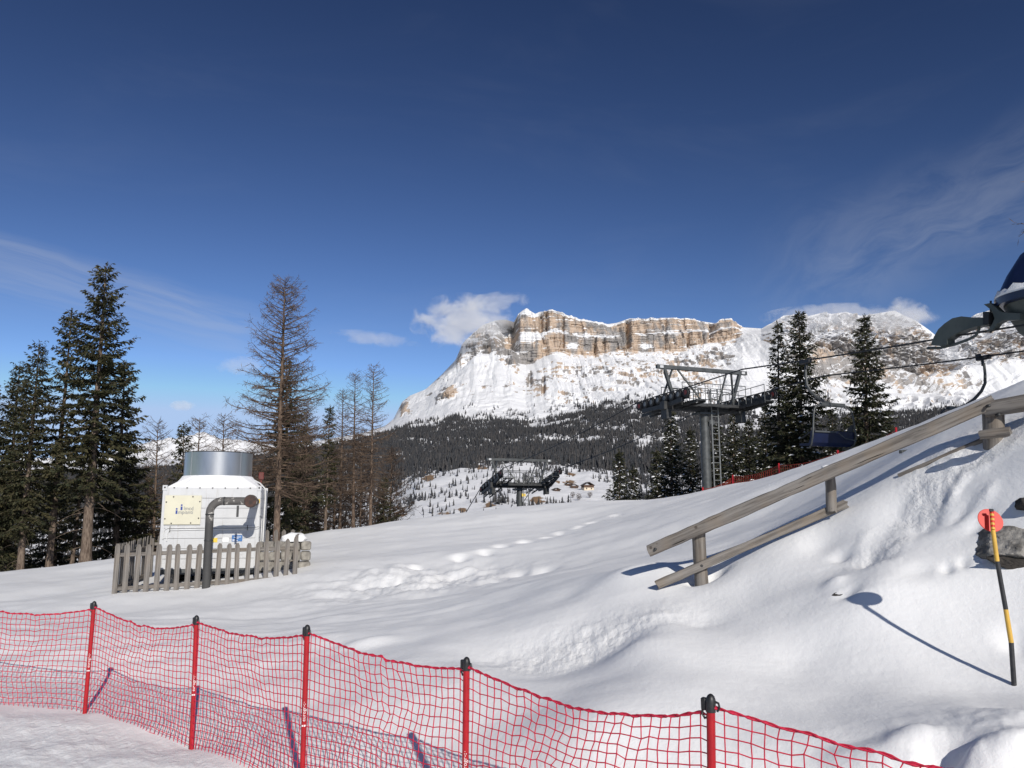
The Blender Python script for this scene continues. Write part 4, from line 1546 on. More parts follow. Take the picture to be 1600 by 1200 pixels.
M_BOULDER = simple('dark_boulder', (0.30, 0.285, 0.26), (0.12, 0.112, 0.10), 0.95, scale=4.5, bstr=1.0, bdist=0.05, lo=0.4, hi=0.6)
M_CABLE = simple('steel_rope', (0.03, 0.03, 0.032), (0.05, 0.05, 0.05), 0.55, 0.4, scale=30)
M_TIMBER = simple('chalet_timber', (0.11, 0.062, 0.038), (0.07, 0.04, 0.026), 0.9, scale=0.6)
M_ROOF = simple('chalet_roof', (0.10, 0.075, 0.062), (0.06, 0.048, 0.042), 0.9, scale=0.5)
M_PLASTER = simple('chalet_plaster', (0.66, 0.56, 0.42), (0.60, 0.50, 0.38), 0.9, scale=0.5)


def pipe_build(nt, bs, tc):
    """dark insulated pipe with flaking pale patches on its upper half"""
    v = tc.outputs['Object']
    n = noise(nt, v, 9.0, 6, 0.65)
    n2 = noise(nt, v, 3.0, 4, 0.6)
    sp_ = nn(nt, 'ShaderNodeSeparateXYZ')
    lk(nt, v, sp_.inputs[0])
    hi = maprange(nt, sp_.outputs[2], 1.05, 1.25)
    fl = math_n(nt, 'MULTIPLY', maprange(nt, n, 0.56, 0.64), hi)
    c = mixc(nt, n2, (0.036, 0.036, 0.036), (0.066, 0.064, 0.062))
    c = mixc(nt, hi, c, mixc(nt, n2, (0.075, 0.07, 0.066), (0.11, 0.105, 0.10)))
    lk(nt, mixc(nt, fl, c, (0.45, 0.43, 0.40)), bs.inputs['Base Color'])
    bs.inputs['Roughness'].default_value = 0.75
    bump(nt, bs, n, 0.2, 0.01)


M_FLANGE = simple('rusty_flange', (0.030, 0.022, 0.020), (0.075, 0.038, 0.028), 0.8, scale=14)
M_PIPE = pmat('flaking_pipe', pipe_build)

# ------------------------------------------------------------------ red safety net in the foreground
TOPS = {2: (147, 945), 3: (307, 968), 4: (480, 984), 5: (729, 1036), 6: (1110.5, 1097)}
fence = thing('safety_net', 'red plastic safety net on red posts along the piste in the foreground', 'safety net', (POSTS[4][0], POSTS[4][1], FZ))
FO = Vector(fence.location)
tops = []
for i, (x, y) in enumerate(POSTS):
    if i in TOPS:
        tp = P(TOPS[i][0], TOPS[i][1], y)
    else:
        tp = Vector((x, y, FZ + 1.06))
    tops.append(tp)
Z90 = Matrix.Rotation(-math.pi / 2, 4, 'Y')
for i, (x, y) in enumerate(POSTS):
    b = Vector((x, y, gz(x, y) - 0.25))
    ax = (tops[i] - b).normalized()
    po = MB().tube([b - FO, tops[i] - FO], 0.021, 14).build('post', M_RED, fence, True)
    cp = MB()
    t = tops[i] - FO
    cp.lathe([(0.0235, -0.045), (0.0240, 0.0), (0.0232, 0.012), (0.018, 0.027), (0.009, 0.036), (0.001, 0.039)], t, 14, ax)
    along = Vector((POSTS[min(i + 1, 7)][0] - POSTS[max(i - 1, 0)][0], POSTS[min(i + 1, 7)][1] - POSTS[max(i - 1, 0)][1], 0)).normalized()
    cp.box(t - along * 0.034 + Vector((0, 0, -0.012)), (0.030, 0.026, 0.058), Matrix.Rotation(math.atan2(along.y, along.x), 3, 'Z'), 0.006)
    cp.tube([t - along * 0.044 + Vector((0, 0, -0.03)), t - along * 0.046 + Vector((0, 0, -0.06)), t - along * 0.034 + Vector((0, 0, -0.078)), t - along * 0.02 + Vector((0, 0, -0.070))], 0.006, 6)
    cp.tube([t + along * 0.022 + Vector((0, 0, 0.004)), t + along * 0.040 + Vector((0, 0, 0.0)), t + along * 0.045 + Vector((0, 0, -0.02)), t + along * 0.032 + Vector((0, 0, -0.038))], 0.006, 6)
    cp.build('post_cap', M_BLACK, po, True)
    if 2 <= i <= 6:
        # brand lettering reads upwards along the post
        q = t - ax * (0.66 if i > 3 else 0.62)
        view = Vector((-x, -y, 0)).normalized()
        right = view.cross(ax).normalized() * -1
        right = ax.cross(view).normalized()
        # text x runs along the post axis, text y to the left
        M = Matrix(((ax.x, -right.x, view.x, 0), (ax.y, -right.y, view.y, 0), (ax.z, -right.z, view.z, 0), (0, 0, 0, 1)))
        M = Matrix.Translation(q + view * 0.0216 + right * 0.008) @ M
        text_mesh('lettering', 'eurogr', 0.036, M_WHITEINK, po, M, 0.0006, 1.05)
        for k, (dx, dy, s_) in enumerate(((-0.030, 0.003, 0.013), (-0.030, 0.019, 0.011), (0.112, 0.010, 0.006), (0.124, 0.014, 0.005), (0.124, 0.003, 0.005), (0.138, 0.012, 0.004))):
            MB().box(q + view * 0.0216 + right * 0.008 + ax * dx - right * dy, (s_, s_, 0.0012), M.to_3x3()).build('emblem', M_WHITEINK, po)

rn = np.random.default_rng(5)
SAG = [0.10, 0.085, 0.10, 0.07, 0.055, 0.115, 0.05]
for i in range(len(POSTS) - 1):
    p0, p1 = tops[i], tops[i + 1]
    NU, NV = 30, 19
    u = np.linspace(0, 1, NU)
    x = p0.x + (p1.x - p0.x) * u
    y = p0.y + (p1.y - p0.y) * u
    sk = u ** 1.15
    zt = p0.z - 0.02 + (p1.z - p0.z - 0.015) * u - SAG[i] * 4 * sk * (1 - sk) + 0.006 * rn.normal(size=NU) * np.sin(np.pi * u)
    zt[-1] -= 0.03
    zb = ground_z(x, y) - 0.015 + 0.01 * np.sin(u * 9 + i)
    v = np.linspace(0, 1, NV)
    nx, ny = -(p1.y - p0.y), (p1.x - p0.x)
    ln = math.hypot(nx, ny)
    nx, ny = nx / ln, ny / ln
    tx, ty = ny, -nx
    U, Vv = np.meshgrid(u, v, indexing='ij')
    env = np.sin(np.pi * U)
    bil = env * (0.035 * np.sin(np.pi * Vv) * np.sin(3 + i * 1.7) + 0.018 * perlin(U * 4 + i * 9, Vv * 3, 3))
    shear = env * (0.035 * np.sin(2.2 * Vv * np.pi + i * 2.0 + U * 2) + 0.016 * perlin(U * 7 + i * 5, Vv * 6, 8)) + env * rn.normal(0, 0.006, U.shape)
    NX = x[:, None] + nx * bil - tx * 0 + tx * shear * -1
    NY = y[:, None] + ny * bil + ty * shear * -1
    NZ = zt[:, None] + (zb - zt)[:, None] * Vv + rn.normal(0, 0.003, U.shape) + env * 0.016 * perlin(U * 5 + 3 * i, Vv * 4, 12)
    NZ[:, 0] = zt
    A = np.stack([NX - FO.x, NY - FO.y, NZ - FO.z], -1)
    acc = Acc()
    for k in range(NU):
        acc.add(*tube_np(A[k], 0.0032 * np.ones(NV), 4))
    for k in range(1, NV):
        acc.add(*tube_np(A[:, k], 0.0032 * np.ones(NU), 4))
    # knots
    kn = A[:, 1:].reshape(-1, 3)
    s_ = 0.0068
    off = np.array([[s_, 0, 0], [-s_, 0, 0], [0, s_, 0], [0, -s_, 0], [0, 0, s_], [0, 0, -s_]])
    KV = (kn[:, None] + off[None]).reshape(-1, 3)
    tri = np.array([[0, 2, 4], [2, 1, 4], [1, 3, 4], [3, 0, 4], [2, 0, 5], [1, 2, 5], [3, 1, 5], [0, 3, 5]])
    KF = (np.arange(len(kn))[:, None, None] * 6 + tri[None]).reshape(-1, 3)
    nb = acc.n
    me = bpy.data.meshes.new('net')
    Vall = np.concatenate(acc.V + [KV])
    Fq = np.concatenate(acc.F)
    faces = [tuple(f) for f in Fq] + [tuple(f) for f in (KF + nb)]
    me.from_pydata(Vall.tolist(), [], faces)
    net = link('net', me, fence, M_NET)
    # top rope: two twisted strands
    fu = np.linspace(0, 1, 160)
    rp = np.stack([np.interp(fu, u, A[:, 0, q]) for q in range(3)], 1)
    acc = Acc()
    for s_ in (0, math.pi):
        ph = fu * 70 + s_
        q = rp + 0.0045 * np.stack([np.cos(ph) * nx, np.cos(ph) * ny, np.sin(ph)], 1)
        acc.add(*tube_np(q, 0.0046 + 0.002 * (np.sin(fu * 24 * 2 * math.pi) > 0.75), 5))
    link('top_rope', acc.mesh('top_rope', True), net, M_NET)

# ------------------------------------------------------------------ cooling unit inside its picket fence
YAW = R(13.2)
bx_, by_ = math.cos(YAW), math.sin(YAW)
ax_, ay_ = -math.sin(YAW), math.cos(YAW)
F0 = P(180, 905, 18.0)


def along_b(px, py, y_off):
    """distance along the fence axis at which the image column px is met, on the line set back by y_off"""
    a, _ = ray(px, py)
    ox, oy = F0.x + ax_ * y_off, F0.y + ay_ * y_off
    return (a * oy - ox) / (bx_ - a * by_)


def depth_of(u, y_off):
    return F0.y + by_ * u + ay_ * y_off


YB = 1.12                                    # unit stands this far behind the pickets
uL, uR = along_b(250.5, 830, YB), along_b(404.5, 830, YB)
WB = uR - uL
DB = 2.35
dL = depth_of(uL, YB)
zB, zT = P(250, 890, dL).z, P(253, 762.5, dL).z
HB = zT - zB
unit_loc = Vector((F0.x + bx_ * uL + ax_ * YB, F0.y + by_ * uL + ay_ * YB, zB))
unit = thing('cooling_unit', 'white box cooling unit with round steel fan ring on top, behind wooden pickets', 'cooling unit', unit_loc, YAW)
MB().box((WB / 2, DB / 2, HB / 2), (WB - 0.06, DB - 0.06, HB - 0.02)).build('body', M_WHITE, unit)
npan = 8
ph = HB / npan
rq = random.Random(3)
for k in range(npan):
    MB().box((WB / 2, 0.012, ph * (k + 0.5)), (WB - 0.16, 0.045, ph - 0.007), None, 0.004).build('panel', M_WHITE, unit)
    MB().box((WB - 0.012, DB / 2, ph * (k + 0.5)), (0.045, DB - 0.16, ph - 0.007), None, 0.004).build('panel', M_WHITE, unit)
for cx, cy in ((0.04, 0.035), (WB - 0.04, 0.035), (WB - 0.04, DB - 0.035), (0.04, DB - 0.035)):
    c = MB().box((cx, cy, HB / 2 - 0.02), (0.085, 0.085, HB + 0.02), None, 0.006)
    o = c.build('corner_post', M_WHITE, unit)
    MB().box((cx, cy, HB + 0.005), (0.11, 0.11, 0.13), None, 0.01).build('corner_block', M_WHITE, o)
    MB().lathe([(0.022, -0.006), (0.022, 0.003)], (cx, cy - 0.056, HB + 0.015), 10, (0, -1, 0)).build('lifting_hole', M_BLACK, o)
MB().box((WB / 2, DB / 2, -0.06), (WB + 0.02, DB + 0.02, 0.12), None, 0.006).build('base_frame', M_STEEL, unit)
for cx in (0.25, WB / 2, WB - 0.25):
    MB().box((cx, DB / 2, -0.35), (0.16, DB - 0.2, 0.5)).build('footing', M_STONE, unit)
# hood and fan ring
rc = along_b(342, 720, YB + DB / 2) - uL
dC = depth_of(uL + rc, YB + DB / 2)
rr = 50.0 / FOC * dC * 1.0
zr0, zr1 = P(342, 742.5, dC - rr).z - zB, P(342, 704.5, dC - rr).z - zB
hood = MB()
n = 32
top_r = [(rc + rr * 1.02 * math.cos(2 * math.pi * k / n), DB / 2 + rr * 1.02 * math.sin(2 * math.pi * k / n), zr0) for k in range(n)]
bot = []
for k in range(n):
    a = 2 * math.pi * k / n
    c, s = math.cos(a), math.sin(a)
    m = max(abs(c) / (WB / 2 - 0.04), abs(s) / (DB / 2 - 0.04))
    bot.append((WB / 2 + c / m, DB / 2 + s / m, HB + 0.012))
hood.add(bot + top_r, [(k, (k + 1) % n, n + (k + 1) % n, n + k) for k in range(n)] + [tuple(range(n, 2 * n))])
hood_o = hood.build('hood', M_SNOWCAP, unit)
hood_o['label'] = 'snow-covered sloping hood below the fan ring'
MB().box((WB / 2, DB / 2, HB + 0.005), (WB - 0.1, DB - 0.03, 0.03)).build('roof_rim', M_WHITE, unit)
ring = MB()
ring.lathe([(rr, zr0 - 0.02), (rr, zr1), (rr - 0.012, zr1 + 0.004), (rr - 0.02, zr1), (rr - 0.02, zr0)], (rc, DB / 2, 0), 64, None, False)
ring_o = ring.build('fan_ring', M_GALV, unit, True)
MB().lathe([(rr + 0.006, zr1 - 0.018), (rr + 0.010, zr1), (rr - 0.022, zr1 + 0.003), (rr - 0.022, zr1 - 0.01)], (rc, DB / 2, 0), 64, None, False).build('ring_rim', M_DARKST, ring_o, True)
for a in (-2.35, -0.75):
    MB().box((rc + (rr + 0.004) * math.cos(a), DB / 2 + (rr + 0.004) * math.sin(a), (zr0 + zr1) / 2), (0.01, 0.035, zr1 - zr0), Matrix.Rotation(a, 3, 'Z')).build('seam', M_GALV, ring_o)
for k in range(7):
    MB().box((0.25 + k * (WB - 0.5) / 6, -0.014, HB + 0.008), (0.03, 0.02, 0.03)).build('rim_bolt', M_STEEL, unit)


def wall_pt(px, py):
    """unit-local x and z of an image point on the front wall"""
    u = along_b(px, py, YB)
    d = depth_of(u, YB)
    return u - uL, P(px, py, d).z - zB


sx0, sz1 = wall_pt(259, 774)
sx1, sz0 = wall_pt(313, 819.5)
sign = MB().box(((sx0 + sx1) / 2, -0.035, (sz0 + sz1) / 2), (sx1 - sx0, 0.03, sz1 - sz0), None, 0.003).build('sign_plate', M_CREAM, unit)
sign['label'] = 'cream plate with blue and grey company lettering'
sw, sh = sx1 - sx0, sz1 - sz0
for fx, fz in ((0.23, 0.95), (0.76, 0.955), (0.04, 0.77), (0.96, 0.79), (0.03, 0.20), (0.95, 0.22), (0.21, 0.045), (0.74, 0.055)):
    MB().lathe([(0.016, 0.0), (0.016, 0.012), (0.008, 0.016)], (sx0 + sw * fx, -0.050, sz0 + sh * fz), 8, (0, -1, 0)).build('bolt', M_BLACK, sign)
TX = Matrix.Rotation(math.pi / 2, 4, 'X')
tx = lambda f: sx0 + sw * f
tz = lambda f: sz0 + sh * f
text_mesh('lettering', 'lmcd', 0.125, M_GREYINK, sign, Matrix.Translation((tx(0.525), -0.0525, tz(0.495))) @ TX @ Matrix.Diagonal((0.92, 1, 1, 1)), 0.0015)
text_mesh('lettering', 'mpianti', 0.125, M_GREYINK, sign, Matrix.Translation((tx(0.375), -0.0525, tz(0.365))) @ TX @ Matrix.Diagonal((0.92, 1, 1, 1)), 0.0015)
for fx, fz in ((0.465, 0.495), (0.335, 0.365)):
    lg = MB().box((tx(fx), -0.0525, tz(fz) + 0.042), (0.042, 0.005, 0.084))
    lg.lathe([(0.021, 0), (0.021, 0.005)], (tx(fx), -0.050, tz(fz) + 0.118), 14, (0, -1, 0))
    lg.build('emblem', M_BLUEINK, sign)


def sticker(name, x0, y0, x1, y1, mat):
    a, c = wall_pt(x0, y1), wall_pt(x1, y0)
    return MB().box(((a[0] + c[0]) / 2, -0.0135, (a[1] + c[1]) / 2), (c[0] - a[0], 0.006, c[1] - a[1])).build(name, mat, unit)


sticker('yellow_sticker', 331, 840.5, 340, 847.5, M_STICKY)
sticker('white_sticker', 347.5, 840, 357.5, 846.5, M_STICKW)
bl = sticker('blue_sticker', 362, 836, 379, 846, M_STICKB)
a, c = wall_pt(362, 846), wall_pt(379, 836)
bw, bh = c[0] - a[0], c[1] - a[1]
mk_ = MB()
for fx, fz, w, h in ((0.34, 0.66, 0.30, 0.10), (0.66, 0.70, 0.42, 0.08), (0.52, 0.50, 0.24, 0.07), (0.22, 0.22, 0.30, 0.16), (0.48, 0.17, 0.16, 0.10)):
    mk_.box((a[0] + bw * fx, -0.0185, a[1] + bh * fz), (bw * w, 0.003, bh * h))
mk_.build('print', M_STICKW, bl)
x_, z_ = wall_pt(402, 783)
MB().box((WB - 0.045, -0.012, z_), (0.07, 0.006, 0.10)).build('yellow_sticker', M_STICKY, unit)
# cable conduits on the wall
for k, zz in enumerate((0.0, -0.05)):
    xa, za = wall_pt(266 + 3 * k, 825.0)
    za += zz
    xb, zbm = wall_pt(401, 822.5)
    zbm += zz
    pts = [(xa - 0.14 + 0.04 * k, -0.03, za - 0.26), (xa - 0.14 + 0.04 * k, -0.03, za - 0.09), (xa - 0.11 + 0.04 * k, -0.03, za - 0.025), (xa - 0.05, -0.03, za), (xb, -0.03, zbm), (WB + 0.0, -0.03, zbm + 0.01)]
    MB().tube(pts, 0.012, 6).build('conduit', M_CONDUIT, unit, True)
for px in (266, 331, 387):
    xa, za = wall_pt(px, 825 - (px - 266) * 0.018)
    MB().box((xa, -0.034, za - 0.025), (0.012, 0.03, 0.13)).build('clamp', M_DARKST, unit)
xs = WB + 0.03
MB().tube([(xs, 1.1, 0.55), (xs, 1.1, HB * 0.55), (xs + 0.01, 1.1, HB - 0.25), (xs - 0.0, 1.05, HB + 0.02), (xs - 0.13, 0.95, HB + 0.16), (xs - 0.25, 0.85, HB + 0.22)], 0.02, 6).build('conduit', M_CONDUIT, unit, True)
MB().tube([(xs, 0.4, 0.3), (xs, 0.4, HB * 0.62), (xs - 0.01, 0.2, HB * 0.66), (WB, -0.02, HB * 0.66)], 0.014, 6).build('conduit', M_CONDUIT, unit, True)
jb = MB().box((WB - 0.10, DB * 0.55, HB + 0.36), (0.13, 0.12, 0.20), None, 0.02)
jb.tube([(WB - 0.10, DB * 0.55, HB + 0.0), (WB - 0.10, DB * 0.55, HB + 0.3)], 0.02, 6)
jb.build('signal_box', M_RUST, unit)
# insulated pipe: out of the wall, elbow to the left, elbow down into the snow
yp = -YB - 0.14
ue = along_b(392, 783, YB + yp) - uL
ze = P(392, 783, depth_of(uL + ue, YB + yp)).z - zB
ud = along_b(325, 850, YB + yp) - uL
rp_ = 6.1 / FOC * depth_of(uL + ud, YB + yp)
arc = 0.26
path = [(ue, yp, ze)] + [(ud + arc, yp, ze)]
for k in range(1, 8):
    t = k / 8 * math.pi / 2
    path.append((ud + arc - arc * math.sin(t), yp, ze - arc + arc * math.cos(t)))
path.append((ud, yp, ze - arc))
pxl, pyl = unit_loc.x + bx_ * ud + ax_ * yp, unit_loc.y + by_ * ud + ay_ * yp
zg = gz(pxl, pyl) - zB
path.append((ud + 0.015, yp, zg - 0.3))
pipe = MB().tube(path, rp_, 18).build('water_pipe', M_PIPE, unit, True)
pipe['label'] = 'thick dark pipe bending from the wall down into the snow'
MB().lathe([(rp_ * 1.62, -0.10), (rp_ * 1.66, -0.09), (rp_ * 1.66, 0.10), (rp_ * 1.45, 0.16), (rp_ * 1.05, 0.24), (rp_ * 1.05, -yp + 0.02)], (ue, yp, ze), 24, (0, 1, 0)).build('pipe_elbow', M_PIPE, pipe, True)
MB().lathe([(rp_ * 1.55, 0.0), (rp_ * 1.5, 0.03)], (ue, yp - 0.10, ze), 20, (0, -1, 0)).build('end_flange', M_FLANGE, pipe, True)
for k, (c_, ax3) in enumerate((((ud + arc + 0.04, yp, ze), (1, 0, 0)), ((ud, yp, ze - arc - 0.04), (0, 0, 1)), ((ud + 0.005, yp, ze - arc - 0.62), (0, 0, 1)))):
    MB().lathe([(rp_ * 1.04, -0.018), (rp_ * 1.07, -0.012), (rp_ * 1.07, 0.012), (rp_ * 1.04, 0.018)], c_, 18, ax3).build('pipe_band', M_DARKST, pipe, True)
MB().bar((ue - 0.28, yp + 0.02, ze - 0.10), (ue - 0.28, yp + 0.02, ze - 0.36), 0.05, 0.03).build('bracket', M_DARKST, pipe)

# picket fence
pf_ = thing('picket_fence', 'weathered grey wooden picket fence around the white cooling unit', 'fence', (F0.x, F0.y, gz(F0.x, F0.y)), YAW)
PZ = pf_.location.z


def loc_to_world(u, y):
    return F0.x + bx_ * u + ax_ * y, F0.y + by_ * u + ay_ * y


PICK = []
for k in range(4):
    rk = random.Random(60 + k)
    w, h, t = 0.108, 1.36, 0.024
    o_ = [(-w / 2, 0), (w / 2, 0), (w / 2 + rk.uniform(-.003, .003), h - 0.06 + rk.uniform(-.01, .01)), (rk.uniform(0.012, 0.03), h), (rk.uniform(-0.03, -0.012), h), (-w / 2 + rk.uniform(-.003, .003), h - 0.06 + rk.uniform(-.01, .01))]
    m_ = MB().prism([(a, 0, b) for a, b in o_], (0, t, 0))
    tmp = m_.build('picket', M_PICKET, None)
    PICK.append(tmp.data)
    bpy.data.objects.remove(tmp, do_unlink=True)


def picket(u, y, ztop, ang=0.0, sc=1.0):
    o = bpy.data.objects.new('picket', rq.choice(PICK))
    COL.objects.link(o)
    o.parent = pf_
    o.location = (u, y, ztop - 1.36 * sc - PZ)
    o.rotation_euler = (rq.uniform(-0.015, 0.015), rq.uniform(-0.018, 0.018), ang + rq.uniform(-0.05, 0.05))
    o.scale = (rq.uniform(0.93, 1.08), 1, sc)
    return o


def rail(p0, p1, w, h):
    """rail between two fence-local points"""
    p0, p1 = Vector(p0), Vector(p1)
    L = (p1 - p0).length
    o = MB().box((0, 0, 0), (L, w, h), None, 0.008).build('rail', M_WOOD, pf_)
    o.location = (p0 + p1) / 2
    o.rotation_euler = (p1 - p0).to_track_quat('X', 'Z').to_euler()
    return o


NPF = 19
LF = along_b(462, 870, 0)
top_py = lambda px: np.interp(px, [180, 260, 320, 400, 440, 462], [850, 850, 850, 848, 843, 838])
topz = []
for k in range(NPF):
    u = LF * k / (NPF - 1)
    d = depth_of(u, 0)
    x, y = loc_to_world(u, 0)
    px = 800 + x / y * FOC * 1.02
    z = P(px, float(top_py(px)) + rq.uniform(-0.8, 0.8), d).z
    topz.append(z)
    if abs(u - (ud + uL)) < 0.10:
        pass
    picket(u, 0, z)
z0, z1 = topz[0] - PZ, topz[-1] - PZ
rail((-0.05, 0.035, z0 - 0.25), (LF + 0.05, 0.035, z1 - 0.25), 0.04, 0.085)
rail((-0.05, 0.035, z0 - 0.98), (LF + 0.05, 0.035, z1 - 0.93), 0.04, 0.085)
for k in range(1, 17):
    picket(0.0, k * 0.22, topz[0] - 0.02 + 0.006 * k, math.pi / 2)
    picket(LF, k * 0.22, topz[-1] + 0.03, math.pi / 2)
rail((0.035, 0.0, z0 - 0.27), (0.035, 3.6, z0 - 0.2), 0.04, 0.085)
rail((0.035, 0.0, z0 - 0.95), (0.035, 3.6, z0 - 0.9), 0.04, 0.085)
rail((LF - 0.035, 0.0, z1 - 0.22), (LF - 0.035, 3.6, z1 - 0.2), 0.04, 0.085)
rail((LF - 0.035, 0.0, z1 - 0.85), (LF - 0.035, 3.6, z1 - 0.8), 0.04, 0.085)
for k in range(1, 9):
    picket(0.22 * k, 3.6, topz[0] + 0.10, 0)
    picket(LF - 0.22 * k, 3.6, topz[-1] + 0.08, 0)
rail((0, 3.56, z0 - 0.15), (2.0, 3.56, z0 - 0.15), 0.04, 0.085)
for u, y in ((0, 0.08), (LF / 2, 0.08), (LF, 0.08), (0.05, 3.5), (LF - 0.05, 3.5)):
    z = topz[0] + (topz[-1] - topz[0]) * (u / LF) - PZ
    MB().box((u, y, z - 0.65), (0.09, 0.09, 1.3), None, 0.01).build('post', M_PICKET, pf_)

# stone pier with its snow cap beside the fence
q = P(473, 862, 20.3)
pier = thing('stone_wall', 'short rubble stone wall with snow cap at the right end of the picket fence', 'wall', (q.x, q.y, gz(q.x, q.y)), YAW)
ztop = P(473, 845, 20.3).z - pier.location.z
for r_ in range(4):
    hh = (ztop + 0.35) / 4
    xx = 0.20
    while xx > -1.5:
        w = rq.uniform(0.17, 0.34)
        o = MB().box((0, 0, 0), (w * 0.96, 0.34 + rq.uniform(-0.03, 0.03), hh * rq.uniform(0.86, 0.99)), None, 0.035).build('stone', M_STONE, pier, True)
        o.location = (xx - w / 2, rq.uniform(-0.025, 0.025), -0.35 + hh * (r_ + 0.5))
        o.rotation_euler = (rq.uniform(-0.06, 0.06), rq.uniform(-0.06, 0.06), rq.uniform(-0.08, 0.08))
        xx -= w


def lump(name, mat, parent, c, size, seed, sub=3, amp=0.25, freq=1.6, flat=None):
    bm = bmesh.new()
    bmesh.ops.create_icosphere(bm, subdivisions=sub, radius=1.0)
    for v in bm.verts:
        p = v.co
        n_ = float(fbm(np.array([p.x * freq + seed]), np.array([p.y * freq + p.z * freq * 1.3]), 4, seed)[0])
        v.co = p * (1 + amp * n_)
        if flat is not None and v.co.z < flat:
            v.co.z = flat
        v.co = Vector((v.co.x * size[0], v.co.y * size[1], v.co.z * size[2])) + Vector(c)
    me = bpy.data.meshes.new(name)
    bm.to_mesh(me)
    bm.free()
    return link(name, me, parent, mat, True)


lump('snow_cap', M_SNOWCAP, pier, (-0.22, 0, ztop + 0.02), (0.30, 0.24, 0.17), 4, 3, 0.2, 1.2, -0.2)

# ------------------------------------------------------------------ wooden railing on the right-hand bank
rl0 = P(1093, 917, 9.0)
railing = thing('wooden_railing', 'rough weathered timber railing climbing the snow bank on the right', 'railing', (rl0.x, rl0.y, gz(rl0.x, rl0.y)))
RO = Vector(railing.location)


def log(name, p0, p1, w, h, mat=M_WOOD, n=10, seed=1, wob=0.006, square=2.6):
    """hand-cut timber between two world points: a rounded box with slight waves; built along its own X axis"""
    p0, p1 = Vector(p0), Vector(p1)
    L = (p1 - p0).length
    rg = np.random.default_rng(seed)
    m = max(6, int(L / 0.12))
    x = np.linspace(-L / 2, L / 2, m)
    a = np.arange(n) * 2 * math.pi / n + math.pi / n
    c, s = np.cos(a), np.sin(a)
    k = (np.abs(c) ** square + np.abs(s) ** square) ** (-1 / square)
    wv = np.cumsum(rg.normal(0, wob * 0.35, (m, 2)), axis=0)
    wv -= np.linspace(0, 1, m)[:, None] * wv[-1]
    sc_ = 1 + 0.07 * np.interp(np.arange(m), np.arange(0, m + 4, 4), rg.normal(0, 1, len(np.arange(0, m + 4, 4))))
    V = np.zeros((m, n, 3))
    V[:, :, 0] = x[:, None]
    V[:, :, 1] = (c * k)[None] * (w / 2) * sc_[:, None] + wv[:, :1] + rg.normal(0, 0.0015, (m, n))
    V[:, :, 2] = (s * k)[None] * (h / 2) * sc_[:, None] + wv[:, 1:] + rg.normal(0, 0.0015, (m, n))
    V[0, :, 0] += rg.normal(0, 0.008, n)
    V[-1, :, 0] += rg.normal(0, 0.008, n)
    faces = [(i * n + q, i * n + (q + 1) % n, (i + 1) * n + (q + 1) % n, (i + 1) * n + q) for i in range(m - 1) for q in range(n)]
    faces += [tuple(range(n - 1, -1, -1)), tuple((m - 1) * n + q for q in range(n))]
    me = bpy.data.meshes.new(name)
    me.from_pydata(V.reshape(-1, 3).tolist(), [], faces)
    o = link(name, me, railing, mat)
    me.polygons.foreach_set('use_smooth', np.ones(len(me.polygons), bool))
    me.set_sharp_from_angle(angle=R(38))
    xd = (p1 - p0).normalized()
    yd = Vector((0, 0, 1)).cross(xd)
    yd = yd.normalized() if yd.length > 0.05 else Vector((0, 1, 0))
    zd = xd.cross(yd)
    M = Matrix((xd, yd, zd)).transposed().to_4x4()
    M.translation = (p0 + p1) / 2 - RO
    o.matrix_local = M
    return o


log('post', P(1097, 940, 9.0), P(1091, 824, 9.0), 0.155, 0.155, n=12, seed=2, square=2.0)
log('post', P(1299, 800, 8.75), P(1296, 733, 8.75), 0.115, 0.115, n=12, seed=3, square=2.0)
log('post', P(1554, 705, 7.95), P(1551, 632, 7.95), 0.19, 0.19, n=14, seed=4, square=2.0)
log('rail', P(1013, 861, 9.05), P(1553, 627, 7.85), 0.06, 0.135, seed=5)
log('rail', P(1538, 641, 7.93), P(1740, 606, 7.2), 0.14, 0.15, seed=6, n=12, square=2.1)
log('rail', P(1026, 914, 8.9), P(1322, 787, 8.78), 0.05, 0.095, seed=7)
log('rail', P(1404, 743, 8.62), P(1545, 683, 8.05), 0.05, 0.05, seed=8)
log('rail', P(1530, 680, 7.75), P(1578, 674, 7.60), 0.13, 0.085, seed=9, n=12, square=2.0)
for px, py, d in ((1088, 829, 8.93), (1100, 826, 8.93), (1296, 741, 8.66), (1545, 634, 7.80), (1560, 648, 7.80), (1096, 884, 8.86), (1024, 858, 8.98), (1300, 795, 8.72)):
    MB().lathe([(0.016, -0.03), (0.016, 0.012), (0.009, 0.018)], P(px, py, d) - RO, 8, (0, -1, 0)).build('bolt', M_DARKST, railing)
lump('snow_cap', M_SNOWCAP, railing, P(1091, 824, 9.05) - RO, (0.075, 0.07, 0.03), 5, 2, 0.2)
lump('snow_cap', M_SNOWCAP, railing, P(1294, 731, 8.82) - RO, (0.08, 0.06, 0.03), 6, 2, 0.2)

